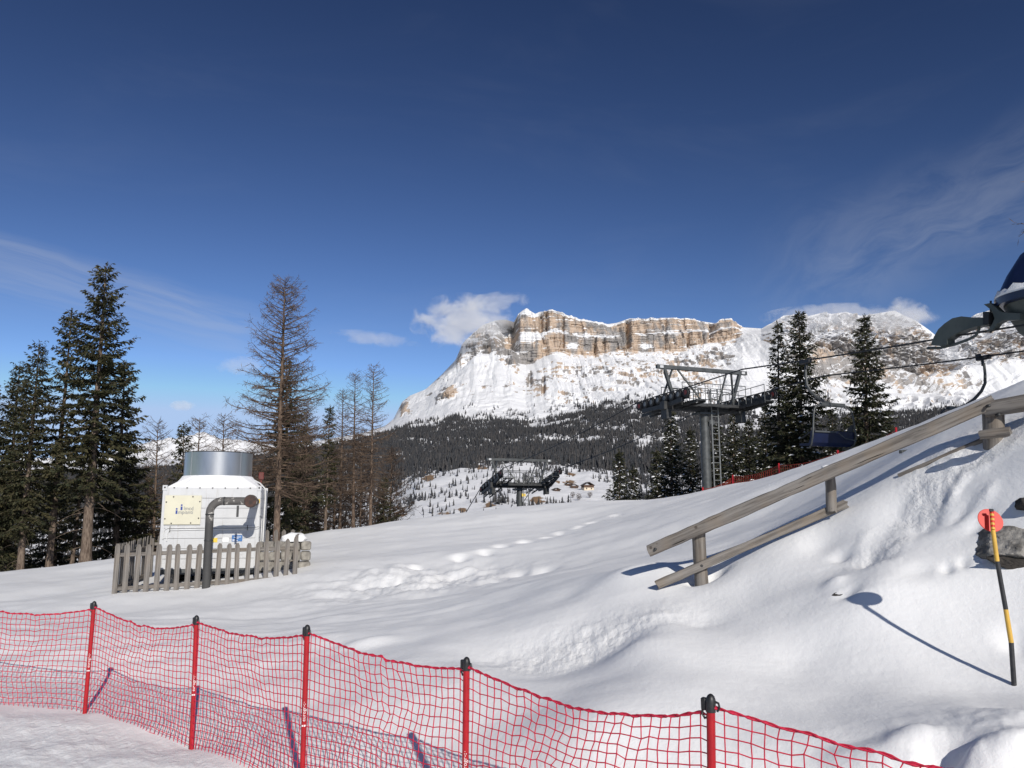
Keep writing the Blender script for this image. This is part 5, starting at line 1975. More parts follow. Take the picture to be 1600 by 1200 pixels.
# ------------------------------------------------------------------ marker pole
mp = ghit(1585, 1072)
dm = mp.y
mark = thing('marker_pole', 'yellow and black marker pole with round red disc stuck in the snow bank', 'marker pole', mp)
seg = [(1585.5, 1085), (1580, 1004), (1571.5, 952), (1558, 877), (1551.5, 828)]
pp = [P(px, py, dm + (1072 - py) / 1072 * 0.08) - mp for px, py in seg]
for k, m in enumerate((M_POLEBLK, M_YEL, M_POLEBLK, M_YEL)):
    MB().tube([pp[k], pp[k + 1]], [0.0165 - 0.0005 * k, 0.0160 - 0.0005 * k], 12).build('pole_section', m, mark, True)
dc = P(1547.5, 813, dm + 0.10) - mp
topn = P(1549.5, 800, dm + 0.07) - mp
fdir = Vector((-0.05, -0.93, 0.36)).normalized()
disc = MB().lathe([(0.084, -0.0035), (0.0865, 0.0), (0.084, 0.0035)], dc, 40, fdir).build('disc', M_DISC, mark, True)
st = MB()
for k in range(8):
    a_ = pp[4] + (topn - pp[4]) * (k / 8.0)
    b_ = pp[4] + (topn - pp[4]) * ((k + 1) / 8.0)
    MB().tube([a_, b_], 0.0145, 10).build('stripe', M_YEL if k % 2 == 0 else M_DISC, mark, True)
MB().box(topn + Vector((-0.008, -0.012, 0.012)), (0.03, 0.012, 0.02), None, 0.003).build('clip', M_BLACK, disc)

# ------------------------------------------------------------------ boulders showing through the bank
def boulder(px, py, d, size, seed, label, rot=0.0, mat=None):
    """angular block: a ball cut by random planes, then roughened"""
    rb = np.random.default_rng(seed)
    nrm = rb.normal(size=(16, 3))
    nrm /= np.linalg.norm(nrm, axis=1)[:, None]
    dist = rb.uniform(0.62, 1.0, 16)
    bm = bmesh.new()
    bmesh.ops.create_icosphere(bm, subdivisions=5, radius=1.0)
    co = np.array([v.co[:] for v in bm.verts])
    dt = co @ nrm.T
    r_ = np.min(np.where(dt > 0.05, dist[None] / np.maximum(dt, 0.05), 9.0), axis=1)
    r_ = np.minimum(r_, 1.15) * (1 + 0.05 * fbm(co[:, 0] * 3 + seed, co[:, 1] * 3 + co[:, 2] * 2.3, 4, seed, 0.6))
    for v, c, k in zip(bm.verts, co, r_):
        v.co = Vector((c[0] * k * size[0], c[1] * k * size[1], c[2] * k * size[2]))
    me = bpy.data.meshes.new('boulder')
    bm.to_mesh(me)
    bm.free()
    o = link('boulder', me, None, mat or M_BOULDER, False)
    o.location = P(px, py, d)
    o.rotation_euler = (0.15, -0.12, rot)
    return tag(o, label, 'boulder', 'boulders in the snow bank')


M_BOULDER2 = simple('dark_rock_gap_shade', (0.045, 0.038, 0.032), (0.018, 0.016, 0.014), 0.9, scale=6, bstr=1.0, bdist=0.03)  # dark rock tone, also paints the shade in the gap under the boulder
def bank_rock(px, py, sink, size, seed, label, rot, mat=None):
    g_ = ghit(px, py)
    o = boulder(px, py, g_.y, size, seed, label, rot, mat)
    o.location = g_ + Vector((0, 0.16 if size[0] > 0.26 else 0.06, sink))
    return o


bank_rock(1594, 862, 0.0, (0.30, 0.30, 0.16), 7, 'pale grey boulder in the snow bank right behind the red disc', 0.4)
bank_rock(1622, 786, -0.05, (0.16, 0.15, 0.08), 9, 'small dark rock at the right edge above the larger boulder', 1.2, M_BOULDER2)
bank_rock(1596, 886, 0.0, (0.24, 0.12, 0.07), 11, 'black rock standing in for the shaded gap below the larger boulder, right edge', 2.9, M_BOULDER2)
bank_rock(1318, 930, -0.015, (0.075, 0.06, 0.03), 13, 'small stone barely showing in the snow below the railing', 0.2, M_BOULDER2)

# ------------------------------------------------------------------ half-buried rack of two bars behind the railing
rk0 = P(1443, 708, 11.0)
rack = thing('buried_rack', 'two short grey parallel bars jutting from the snow behind the railing', 'rack', rk0)
MB().bar(P(1407, 706, 10.8) - rk0, P(1478, 699, 11.6) - rk0, 0.05, 0.045, bev=0.006).build('bar', M_STEEL, rack)
MB().bar(P(1411, 712.5, 10.8) - rk0, P(1470, 708, 11.6) - rk0, 0.035, 0.030, bev=0.005).build('bar', M_STEEL, rack)
MB().bar(P(1443, 697, 11.05) - rk0, P(1443, 730, 11.05) - rk0, 0.05, 0.04, bev=0.006).build('upright', M_STEEL, rack)
lump('snow_cap', M_SNOWCAP, rack, P(1452, 700, 11.3) - rk0, (0.22, 0.10, 0.045), 8, 3, 0.2)

# ------------------------------------------------------------------ chairlift
a1, _ = ray(1100, 640)
a2, _ = ray(812, 745)
T1 = Vector((a1 * 40.0, 40.0, 0))
T2 = Vector((a2 * 62.0, 62.0, 0))
U_ = (T2 - T1).normalized()
N_ = Vector((U_.y, -U_.x, 0))               # to the right of the line, seen from the path
LIFT_YAW = math.atan2(N_.y, N_.x)
GAUGE = 2.25
D12 = (T2 - T1).length


def on_line(px, py, side):
    A = T1 + N_ * (GAUGE * side)
    a, b = ray(px, py)
    s = (a * A.y - A.x) / (U_.x - a * U_.y)
    d = A.y + s * U_.y
    return s, CAM_Z + b * d


prof = sorted([on_line(1480, 527, -1), on_line(1258, 563, -1), on_line(1160, 577, -1), on_line(1071, 606, -1), on_line(1032, 617, -1), on_line(994, 630, -1)])
s_t2a, z_t2a = on_line(775, 733, -1)
s_t2b, z_t2b = on_line(737, 759, -1)
zmid2 = (z_t2a + z_t2b) / 2
prof = [p for p in prof if p[0] < s_t2a - 6]
sl = (z_t2a - prof[-1][1]) / (D12 - 2.2 - prof[-1][0])
prof += [(D12 - 2.2, z_t2a), (D12, zmid2), (D12 + 2.2, z_t2b), (D12 + 30, z_t2b - 14), (D12 + 62, z_t2b - 31)]
s0, z0_ = prof[0]
g0 = (prof[1][1] - prof[0][1]) / (prof[1][0] - prof[0][0])
prof = [(s0 - 14, z0_ - g0 * 14 * 0.6)] + prof
PS, PZc = np.array([p[0] for p in prof]), np.array([p[1] for p in prof])


def cable_z(s):
    return float(np.interp(s, PS, PZc))


def lift_pt(s, side_m, z):
    p = T1 + U_ * s + N_ * side_m
    return Vector((p.x, p.y, z))


for side, lab in ((-1, 'upper left strand of the lift rope running over the tower wheels'), (1, 'lower right strand of the lift rope carrying the chair half hidden by the bank')):
    ss = np.concatenate([np.linspace(PS[i], PS[i + 1], 9)[:-1] for i in range(len(PS) - 1)] + [PS[-1:]])
    pts = []
    for i in range(len(PS) - 1):
        for k in range(8):
            f = k / 8
            s = PS[i] + (PS[i + 1] - PS[i]) * f
            span = PS[i + 1] - PS[i]
            sag = 0.0022 * span * span * f * (1 - f) if span > 6 else 0
            pts.append(lift_pt(s, GAUGE * side, cable_z(s) - sag))
    pts.append(lift_pt(PS[-1], GAUGE * side, PZc[-1]))
    o = pts[0].copy()
    rope = MB().tube([p - o for p in pts], 0.030, 6).build('lift_rope', M_CABLE, None, True)
    rope.location = o
    tag(rope, lab, 'rope', 'strands of the chairlift rope')


def sheave_train(parent, side, s_c, z_base, pads):
    """one row of wheels with its beams, hung at +-GAUGE; tower-local: x across, y along the line"""
    nW = 8
    sp_ = 0.60
    zc = lambda y: cable_z(s_c + y) - z_base
    x = GAUGE * side
    beam = MB()
    ys = [(k - (nW - 1) / 2) * sp_ + (0.35 if side < 0 else -0.45) for k in range(nW)]
    for k in range(nW - 1):
        beam.bar((x - 0.10 * side, ys[k], zc(ys[k]) - 0.32), (x - 0.10 * side, ys[k + 1], zc(ys[k + 1]) - 0.32), 0.05, 0.16)
        beam.bar((x - 0.16 * side, ys[k], zc(ys[k]) - 0.42), (x - 0.16 * side, ys[k + 1], zc(ys[k + 1]) - 0.42), 0.05, 0.12)
    beam.bar((x, ys[0] + 0.3, zc(ys[0]) - 0.52), (x, ys[3], zc(0) - 0.62), 0.16, 0.2)
    beam.bar((x, ys[3], zc(0) - 0.62), (x, ys[-1] - 0.3, zc(ys[-1]) - 0.52), 0.16, 0.2)
    tr = beam.build('sheave_beam', M_DARKST, parent)
    for k, y in enumerate(ys):
        z = zc(y) - 0.23
        w = MB().lathe([(0.10, -0.075), (0.225, -0.07), (0.23, -0.045), (0.20, -0.02), (0.20, 0.02), (0.23, 0.045), (0.225, 0.07), (0.10, 0.075)], (x, y, z), 20, (1, 0, 0)).build('wheel', M_RUBBER, tr, True)
        w2 = MB().lathe([(0.10, -0.082), (0.12, -0.078), (0.12, 0.078), (0.10, 0.082)], (x, y, z), 14, (1, 0, 0)).build('wheel_hub', M_REDSH if k in (0, nW - 1) else M_LADDER, tr, True)
    # catwalk along the wheels, outboard, following the line
    xo = x - 0.58 * side
    cw = MB()
    y0, y1 = ys[0] - 0.35, ys[-1] + 0.35
    zw = lambda y: zc(y) - 0.62
    for i in range(6):
        ya, yb = y0 + (y1 - y0) * i / 6, y0 + (y1 - y0) * (i + 1) / 6
        cw.box((xo, (ya + yb) / 2, min(zw(ya), zw(yb)) + 0.02 + abs(zw(ya) - zw(yb)) / 2), (0.52, (yb - ya) * 0.97, 0.045))
    cw.bar((xo - 0.24, y0, zw(y0) - 0.06), (xo - 0.24, y1, zw(y1) - 0.06), 0.05, 0.10)
    cw.bar((xo + 0.24, y0, zw(y0) - 0.06), (xo + 0.24, y1, zw(y1) - 0.06), 0.05, 0.10)
    cwo = cw.build('catwalk', M_DARKST, parent)
    hr = MB()
    xr = xo - 0.25 * side
    npst = 6
    for i in range(npst):
        ya = y0 + (y1 - y0) * i / (npst - 1)
        hr.tube([(xr, ya, zw(ya)), (xr, ya, zw(ya) + 0.78)], 0.018, 5)
        if i < npst - 1:
            yb = y0 + (y1 - y0) * (i + 1) / (npst - 1)
            hr.tube([(xr, ya, zw(ya) + 0.78), (xr, yb, zw(yb) + 0.78)], 0.018, 5)
            hr.tube([(xr, ya, zw(ya) + 0.42), (xr, yb, zw(yb) + 0.42)], 0.014, 5)
    hr.build('handrail', M_STEEL, cwo)
    return tr


M_LADDER = simple('pale_galvanised', (0.22, 0.225, 0.22), (0.15, 0.155, 0.15), 0.5, 0.3, scale=5)


def build_tower(C, s_c, label, zhead):
    zg = gz(C.x, C.y) - 0.5
    t = thing('lift_tower', label, 'lift tower', (C.x, C.y, zg), LIFT_YAW, 'chairlift towers')
    zb = zg
    hz = zhead - zb                          # crossarm height above the base
    MB().lathe([(0.25, 0), (0.23, hz - 0.35), (0.23, hz - 0.1)], (0, 0, 0), 20).build('mast', M_STEEL, t, True)
    hd = MB().box((0, 0, hz - 0.30), (0.95, 0.7, 0.12), None, 0.01)
    hd.build('head_plate', M_STEEL, t)
    MB().box((0, 0, hz), (2 * GAUGE + 0.5, 0.42, 0.42), None, 0.02).build('crossarm', M_DARKST, t)
    # platform along the crossarm
    pl = MB().box((0.0, -0.62, hz + 0.06), (2 * GAUGE - 0.5, 0.6, 0.05))
    pl.box((0.0, -0.94, hz + 0.02), (2 * GAUGE - 0.5, 0.05, 0.14))
    pl.box((0.0, 0.62, hz + 0.06), (2 * GAUGE - 0.5, 0.6, 0.05))
    plo = pl.build('platform', M_DARKST, t)
    hr = MB()
    for yy in (-0.92, 0.92):
        for k in range(6):
            x = -1.9 + 3.8 * k / 5
            hr.tube([(x, yy, hz + 0.08), (x, yy, hz + 1.08)], 0.02, 5)
        hr.tube([(-1.9, yy, hz + 1.08), (1.9, yy, hz + 1.08)], 0.02, 5)
        hr.tube([(-1.9, yy, hz + 0.6), (1.9, yy, hz + 0.6)], 0.016, 5)
    for k, (x, yy) in enumerate(((-1.2, -0.35), (-0.75, -0.35), (-0.2, -0.3), (0.5, -0.35), (1.15, -0.35), (1.6, 0.4), (-1.55, 0.4))):
        w_ = 0.34
        hr.tube([(x - w_, yy, hz + 0.1), (x - w_, yy, hz + 0.85), (x - w_ + 0.08, yy, hz + 0.95), (x + w_ - 0.08, yy, hz + 0.95), (x + w_, yy, hz + 0.85), (x + w_, yy, hz + 0.1)], 0.02, 5)
    hr.build('handrail', M_STEEL, plo)
    for side in (-1, 1):
        sheave_train(t, side, s_c, zb, True)
        MB().box((GAUGE * side, 0, hz - 0.42), (0.3, 0.5, 0.5), None, 0.02).build('bearing_block', M_DARKST, t)
    # lifting frame above the crossarm
    zt = hz + 1.95
    MB().box((0, 0, zt), (2 * GAUGE + 1.0, 0.17, 0.20), None, 0.012).build('lifting_beam', M_STEEL, t)
    for side in (-1, 1):
        fr = MB()
        fr.bar((side * (GAUGE + 0.05), 0, zt - 0.08), (side * (GAUGE - 0.55), 0.0, hz + 0.18), 0.14, 0.16, Vector((0, 1, 0)))
        fr.bar((side * (GAUGE - 0.45), 0.03, zt - 0.06), (side * (GAUGE + 0.02), 0.5, hz + 0.1), 0.08, 0.08, Vector((0, 1, 0)))
        fr.bar((side * (GAUGE - 0.75), 0.03, zt - 0.06), (side * 0.45, -0.6, hz + 0.15), 0.07, 0.07, Vector((0, 1, 0)))
        fr.build('frame_leg', M_STEEL, t)
        hk = MB().tube([(side * (GAUGE + 0.12), 0, zt - 0.1), (side * (GAUGE + 0.12), 0, zt - 0.26), (side * (GAUGE + 0.2), 0, zt - 0.3)], 0.022, 5)
        hk.box((side * (GAUGE + 0.24), 0, zt + 0.0), (0.20, 0.19, 0.13))
        hk.build('hook', M_WHITE, t)
    # ladder on the uphill side
    lx = 0.38
    ld = MB()
    for dx in (-0.2, 0.2):
        ld.bar((lx + dx, -0.36, 0.3), (lx + dx, -0.36, hz + 0.95), 0.06, 0.045, Vector((0, 1, 0)))
    lo = ld.build('ladder', M_LADDER, t)
    k = 0
    z = 0.5
    rung_me = None
    while z < hz + 0.9:
        if rung_me is None:
            r_ = MB().tube([(-0.2, 0, 0), (0.2, 0, 0)], 0.022, 5).build('rung', M_LADDER, lo)
            rung_me = r_.data
        else:
            r_ = link('rung', rung_me, lo)
        r_.location = (lx, -0.36, z)
        z += 0.29
    for z in np.arange(1.2, hz - 0.4, 1.5):
        MB().bar((lx - 0.2, -0.36, z), (lx - 0.12, -0.1, z), 0.03, 0.03).build('bracket', M_STEEL, t)
    MB().box((0.18, -0.37, hz - 0.75), (0.30, 0.02, 0.22)).build('number_plate', M_STICKY if s_c > 5 else M_STEEL, t)
    return t


zh1 = cable_z(0) - 0.62
zh2 = cable_z(D12) - 0.62
build_tower(T1, 0.0, 'nearer grey lift tower with crossarm, wheel trains and ladder beside the spruces', zh1)
build_tower(T2, D12, 'farther lift tower with yellow plate low above the crest in mid view', zh2)


def chair(label, s, side, flip):
    z = cable_z(s) - 0.03
    p = lift_pt(s, GAUGE * side, z)
    t = thing('lift_chair', label, 'chair', p, LIFT_YAW + (math.pi if flip else 0), 'chairs on the lift rope')
    g = MB().box((0, 0, -0.03), (0.16, 0.55, 0.16), None, 0.03)
    g.box((0.10, -0.12, 0.05), (0.12, 0.18, 0.14), None, 0.02)
    g.tube([(0.0, 0.2, -0.02), (0.28, 0.2, -0.05)], 0.035, 8)
    g.tube([(0, -0.05, -0.05), (0, -0.05, -0.32)], 0.05, 8)
    g.build('grip', M_BLACK, t, True)
    hp = [(0, 0, -0.22), (-0.03, -0.02, -0.6), (-0.04, -0.06, -0.95), (0.0, -0.20, -1.22), (0.10, -0.42, -1.48), (0.24, -0.68, -1.68), (0.34, -0.86, -1.76)]
    MB().tube(hp, [0.045, 0.05, 0.055, 0.058, 0.058, 0.055, 0.05], 10).build('hanger', M_STEEL, t, True)
    c = Vector((0.36, -0.88, -1.8))
    cb_ = MB().box(c, (1.15, 0.16, 0.14), None, 0.02)
    cb_.box(c + Vector((0.05, -0.085, 0.015)), (0.22, 0.02, 0.07))
    cb_.build('cross_bar', M_STEEL, t)
    for s_ in (-1, 1):
        fp = [c + Vector((s_ * 0.5, 0, -0.02)), c + Vector((s_ * 0.72, 0, -0.05)), c + Vector((s_ * 0.88, -0.01, -0.17)), c + Vector((s_ * 0.95, -0.02, -0.40)), c + Vector((s_ * 1.01, -0.02, -0.95)),
              c + Vector((s_ * 1.04, 0.0, -1.25)), c + Vector((s_ * 1.02, 0.10, -1.48)), c + Vector((s_ * 0.93, 0.28, -1.60)), c + Vector((s_ * 0.85, 0.5, -1.58))]
        MB().tube(fp, 0.032, 8).build('frame', M_STEEL, t, True)
    bk = MB()
    pr = [(0.0, -0.98), (0.10, -1.0), (0.16, -1.30), (0.24, -1.44), (0.70, -1.42), (0.72, -1.50), (0.22, -1.54), (0.08, -1.42)]
    bk.prism([c + Vector((0, y, z_)) for y, z_ in pr], (2.05, 0, 0))
    bk.build('seat', M_SEAT, t)
    MB().bar(c + Vector((-0.95, -0.03, -1.02)), c + Vector((0.1, -0.03, -1.02)), 0.03, 0.06).build('back_trim', M_STEEL, t)
    for s_ in (-0.98, 0.0, 0.98):
        ar = MB().prism([c + Vector((s_, 0.02, -0.70)), c + Vector((s_, 0.14, -0.72)), c + Vector((s_, 0.62, -1.20)), c + Vector((s_, 0.60, -1.45)), c + Vector((s_, 0.1, -1.45))], (0.05, 0, 0)) if s_ > 0.5 else \
            MB().tube([c + Vector((s_, 0.05, -1.0)), c + Vector((s_, 0.35, -1.12)), c + Vector((s_, 0.6, -1.22))], 0.03, 6)
        ar.build('armrest', M_BLACK, t)
    MB().tube([c + Vector((0.15, -0.06, -1.05)), c + Vector((0.45, -0.08, -1.25)), c + Vector((0.95, -0.08, -1.32))], 0.022, 6).build('safety_bar', M_STEEL, t, True)
    return t


s1, _ = on_line(1258, 563, -1)
chair('navy lift chair with curved grey hanger hanging in front of the tall spruce', s1, -1, False)
s2, _ = on_line(1536, 552, 1)
chair('lift chair of which only grip and dark hanger rise above the railing', s2, 1, True)

# lift terminal at the right edge: navy shell over a grey-green machine hall
s_n, _ = on_line(1559, 500, -1)
zc_t = cable_z(s_n)
nose = lift_pt(s_n + 0.55, 0, 0)
tz0 = gz(nose.x, nose.y)
term = thing('lift_terminal', 'dark navy and grey-green lift terminal cut by the right edge', 'lift terminal', (nose.x, nose.y, tz0), LIFT_YAW)
zr = P(1562, 487, nose.y - 0.8).z - tz0      # rim height
HWID = 2.55


def shell_ring(inset, z, n=28, length=11.0):
    """plan outline of the shell: rounded nose (towards +y), straight sides back to -y"""
    pts = []
    w = HWID - inset
    r = 1.5
    for k in range(n + 1):
        a = math.pi * k / n
        c, s = math.cos(a), math.sin(a)
        pts.append((w * math.copysign(abs(c) ** 0.62, c), -r + (r - inset * 0.8) * abs(s) ** 0.8, z))
    pts.append((-w, -length, z))
    pts.insert(0, (w, -length, z))
    return pts


def loft(rings, cap_top=True, cap_bot=True):
    m = MB()
    n = len(rings[0])
    vs = [v for r in rings for v in r]
    fs = []
    for i in range(len(rings) - 1):
        for k in range(n):
            a, b = i * n + k, i * n + (k + 1) % n
            fs.append((a, b, b + n, a + n))
    if cap_bot:
        fs.append(tuple(range(n - 1, -1, -1)))
    if cap_top:
        fs.append(tuple((len(rings) - 1) * n + k for k in range(n)))
    return m.add(vs, fs)


loft([shell_ring(0.0, zr + 0.02), shell_ring(-0.02, zr + 0.22), shell_ring(0.05, zr + 0.30), shell_ring(0.38, zr + 0.95), shell_ring(0.78, zr + 1.55), shell_ring(1.3, zr + 1.95), shell_ring(1.9, zr + 2.1)]).build('shell', M_NAVY, term, True)
loft([shell_ring(0.95, zr - 1.15), shell_ring(0.55, zr - 0.75), shell_ring(0.30, zr - 0.25), shell_ring(0.22, zr + 0.015)]).build('machine_hall', M_GREEN, term, True)
loft([shell_ring(1.5, -1.0, length=6), shell_ring(1.5, zr - 1.1, length=6)]).build('pillar', M_STEEL, term)
sn_ = [shell_ring(0.0, zr + 0.23), shell_ring(-0.01, zr + 0.29), shell_ring(0.10, zr + 0.42), shell_ring(0.14, zr + 0.40)]
so = loft(sn_, False, False).build('rim_snow', M_SNOWCAP, term, True)
for v in so.data.vertices:
    n_ = float(perlin(np.array([v.co.x * 3.1 + 5]), np.array([v.co.y * 3.1]), 5)[0])
    if v.co.z > zr + 0.35:
        v.co.z += 0.22 * n_ - 0.03
# guide horn reaching out along the rope, with hook and under-bar
def horn_pt(px, py):
    s, z = on_line(px, py, -1)
    p = lift_pt(s, -GAUGE, z) - Vector(term.location)
    return Matrix.Rotation(-LIFT_YAW, 3, 'Z') @ p


outl = [(1546, 497), (1528, 497), (1508, 495), (1494, 498), (1482, 506), (1472, 515), (1465, 527), (1460, 540), (1474, 541.5), (1486, 539), (1486, 531), (1497, 523), (1510, 517.5), (1530, 511), (1546, 509)]
MB().prism([horn_pt(*q) for q in outl], (0.34, 0, 0)).build('guide_horn', M_GREEN, term)
MB().tube([horn_pt(*q) for q in ((1449, 544), (1470, 543.5), (1492, 538), (1512, 531), (1525, 524), (1530, 514), (1529, 508))], 0.045, 6).build('guide_bar', M_GREEN, term, True)
MB().prism([horn_pt(*q) for q in ((1541, 476), (1551, 474), (1559, 480), (1566, 487), (1575, 489), (1598, 490), (1598, 500), (1572, 501), (1562, 506), (1556, 515), (1546, 518), (1553, 509), (1558, 498), (1553, 485))], (0.22, 0, 0)).build('hook_arm', M_GREEN, term)
MB().tube([horn_pt(1548, 470), horn_pt(1548, 520)], 0.03, 6).build('bolt_rod', M_DARKST, term)
MB().prism([horn_pt(*q) for q in ((1543, 488), (1552, 488), (1552, 508), (1543, 508))], (0.4, 0, 0)).build('joint', M_BLACK, term)

# ------------------------------------------------------------------ orange-red net on the crest by the lift tower
pts_f = [(1098, 775, 764, 34.5), (1145, 764, 745, 33.5), (1217, 748, 727, 31.0), (1309, 722, 707, 27.5), (1400, 688, 672, 24.0)]
q0 = P(1145, 764, 33.5)
fnet = thing('crest_net', 'small orange-red net fence along the crest under the spruces', 'net fence', q0)
fp = []
for px, pyb, pyt, d in pts_f:
    b, t = P(px, pyb, d), P(px, pyt, d)
    b.z = min(b.z, gz(b.x, b.y)) - 0.5
    fp.append((b, t))
    MB().tube([b - q0, t + Vector((0, 0, 0.08)) - q0], 0.035, 8).build('post', M_RED, fnet, True)
M_FNET = simple('orange_net_cord', (0.42, 0.045, 0.02), (0.30, 0.03, 0.018), 0.7, scale=5)
for i in range(len(fp) - 1):
    acc = Acc()
    (b0, t0), (b1, t1) = fp[i], fp[i + 1]
    nc = 26
    us = np.linspace(0, 1, nc)
    top = np.array([tuple(t0.lerp(t1, u_) - q0 - Vector((0, 0, 0.12 * 4 * u_ * (1 - u_)))) for u_ in us])
    bot_ = np.array([tuple(b0.lerp(b1, u_) - q0) for u_ in us])
    for k in range(nc):
        acc.add(*tube_np(np.stack([top[k], bot_[k]]), np.full(2, 0.010), 3))
    for v in np.linspace(0, 1, 10):
        acc.add(*tube_np(top + (bot_ - top) * v, np.full(nc, 0.010), 3))
    link('net', acc.mesh('net'), fnet, M_FNET)

# ------------------------------------------------------------------ chalets and bare bushes on the far meadow
def valley_pt(px, py):
    """ground point of the valley slope seen at an image position"""
    c = int(np.argmin(np.abs(cols - px)))
    colpy = PYV[:, c]
    k = [i for i in range(len(rowT)) if 2.0 <= rowT[i] < 4.4]
    i = min(k, key=lambda q_: abs(colpy[q_] - py))
    return Vector(MV[i * ncl + c])


def chalet(px, py, w, l, h, roof, rot, label, wall):
    p = valley_pt(px, py)
    t = thing('chalet', label, 'chalet', p - Vector((0, 0, 0.6)), rot, 'chalets on the meadow')
    MB().box((0, 0, h / 2), (w, l, h)).build('wall', wall, t)
    MB().box((0, 0, h * 0.8), (w + 0.2, l + 0.2, h * 0.5)).build('upper_wall', M_TIMBER, t)
    rf = MB()
    e = 0.9
    for s in (-1, 1):
        rf.add([(0, -l / 2 - e, h + roof), (0, l / 2 + e, h + roof), (s * (w / 2 + e), l / 2 + e, h - 0.35), (s * (w / 2 + e), -l / 2 - e, h - 0.35),
                (0, -l / 2 - e, h + roof + 0.35), (0, l / 2 + e, h + roof + 0.35), (s * (w / 2 + e), l / 2 + e, h), (s * (w / 2 + e), -l / 2 - e, h)],
               [(0, 1, 2, 3), (4, 5, 6, 7), (0, 1, 5, 4), (1, 2, 6, 5), (2, 3, 7, 6), (3, 0, 4, 7)])
    rf.build('roof', M_ROOF, t)
    for x in (-w * 0.25, w * 0.25):
        MB().box((x, -l / 2 - 0.05, h * 0.35), (1.0, 0.2, 1.2)).build('window', M_BLACK, t)
    return t


chalet(918, 766, 9, 8, 4.5, 2.6, 0.25, 'pale chalet with brown roof, the largest on the far meadow', M_PLASTER)
chalet(897, 763, 6.5, 5, 2.4, 1.5, 0.1, 'low brown hut left of the pale chalet', M_TIMBER)
chalet(889, 758, 6.5, 5, 2.2, 1.6, -0.3, 'small dark hut higher up the meadow', M_TIMBER)
chalet(869, 767, 5.5, 4, 1.8, 1.2, 0.4, 'leftmost tiny dark hut on the far meadow', M_TIMBER)


def bush(px, py, h, seed, label):
    p = valley_pt(px, py)
    rg = np.random.default_rng(seed)
    t = thing('bare_tree', label, 'tree', p, 0, 'round bare trees on the meadow')
    acc = Acc()
    acc.add(*tube_np(np.array([[0, 0, -0.5], [0, 0, h * 0.5]]), np.array([0.25, 0.15]), 5))
    link('trunk', acc.mesh('trunk'), t, M_BARK_L)
    acc = Acc()
    nb = 420
    d = rg.normal(size=(nb, 3))
    d /= np.linalg.norm(d, axis=1)[:, None]
    base_ = np.array([0, 0, h * 0.55]) + d * (rg.random(nb) ** 0.5 * h * 0.34)[:, None]
    acc.add(*diamonds(base_, d + rg.normal(0, 0.5, (nb, 3)), rg.uniform(0.5, 1.3, nb) * h / 5, np.full(nb, 0.06 * h / 5), rg))
    link('crown', acc.mesh('crown'), t, M_TWIG2)


bush(895, 779, 5.5, 1, 'round bare tree on the meadow, leftmost of three')
bush(905, 781, 6.0, 2, 'round bare tree on the meadow, middle one of three')
bush(922, 779, 5.2, 3, 'round bare tree on the meadow, right one of three')

# bare larch beside the terminal whose twigs enter at the upper right
p = P(1752, 700, 24)
tw = thing('larch_tree', 'bare larch beyond the right edge, only some twigs in view', 'larch', (p.x, p.y, gz(p.x, p.y)), 2.0)
tw.scale = (1.35, 1.35, 1.35)
for (nm, me), m in zip(LAR['mid2'], [M_BARK_L, M_TWIG]):
    link(nm, me, tw, m)

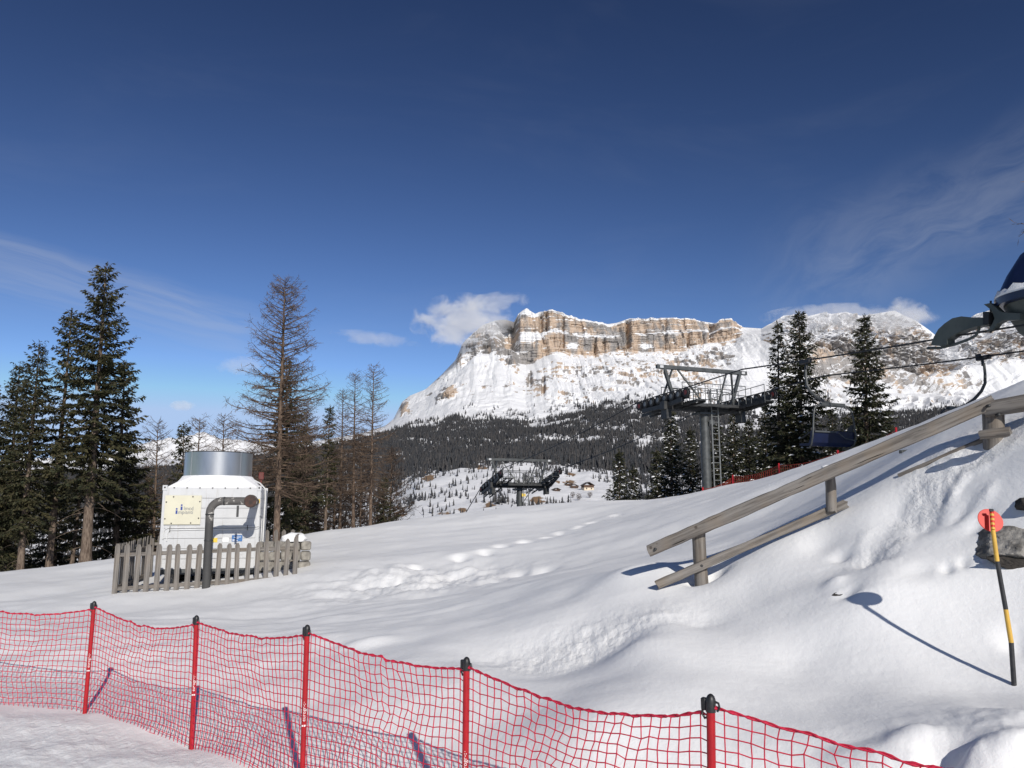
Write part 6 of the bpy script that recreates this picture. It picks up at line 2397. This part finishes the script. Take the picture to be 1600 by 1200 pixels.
# ------------------------------------------------------------------ clouds clinging to the summits
def cloud(px, py, d, w, h, dep, dens, seed, label, thr=0.36, tilt=0.0, scale=0.0085):
    c = P(px, py, d)
    bm = bmesh.new()
    bmesh.ops.create_icosphere(bm, subdivisions=3, radius=1.0)
    me = bpy.data.meshes.new('cloud')
    bm.to_mesh(me)
    bm.free()
    k = d / FOC

    def vb(nt, bs, tc):
        nt.nodes.remove(bs)
        out = [n for n in nt.nodes if n.type == 'OUTPUT_MATERIAL'][0]
        pv = nn(nt, 'ShaderNodeVolumePrincipled')
        geo = nn(nt, 'ShaderNodeNewGeometry')
        n1 = noise(nt, geo.outputs['Position'], scale, 7, 0.66, (1, 1, 1.5), (seed * 3.1, seed * 1.7, 0), 0.4)
        ln = nn(nt, 'ShaderNodeVectorMath', op='LENGTH')
        lk(nt, tc.outputs['Object'], ln.inputs[0])
        fall = maprange(nt, ln.outputs['Value'], 1.0, 0.0, 0.0, 1.0, False)
        v = math_n(nt, 'ADD', math_n(nt, 'MULTIPLY', fall, 0.62), math_n(nt, 'MULTIPLY', math_n(nt, 'SUBTRACT', n1, 0.42), 1.7))
        dn_ = maprange(nt, v, thr - 0.16, thr + 0.14, 0.0, dens)
        lk(nt, dn_, pv.inputs['Density'])
        pv.inputs['Color'].default_value = (0.97, 0.97, 0.98, 1)
        pv.inputs['Anisotropy'].default_value = -0.1
        lk(nt, pv.outputs[0], out.inputs['Volume'])

    m = pmat('cloud_vapour', vb)
    o = link('cloud', me, None, m)
    o.location = c
    o.scale = (w * k / 2, dep, h * k / 2)
    o.rotation_euler = (0, tilt, 0)
    return tag(o, label, 'cloud', 'clouds at the summits')


cloud(722, 503, 3560, 175, 98, 90, 0.013, 1, 'grey-white cloud clinging to the left shoulder of the cliff mountain')
cloud(775, 473, 3700, 120, 36, 60, 0.006, 9, 'thin cloud veil trailing right of the cloud on the left shoulder', 0.30, -0.1, 0.009)
cloud(592, 530, 3700, 165, 26, 60, 0.0045, 2, 'thin wisp of cloud left of the cliff mountain', 0.30, 0.12)
cloud(1330, 497, 3480, 300, 50, 80, 0.006, 3, 'flat cloud veil over the right summit behind the spruces', 0.30)
cloud(1412, 494, 3450, 90, 64, 80, 0.008, 4, 'small cloud puff on the right end of the right summit', 0.32)
cloud(375, 572, 3700, 80, 34, 50, 0.004, 5, 'faint cloud scrap behind the big bare larch', 0.30)
cloud(286, 634, 3900, 44, 18, 40, 0.008, 6, 'tiny cloud scrap above the far ridge', 0.30)
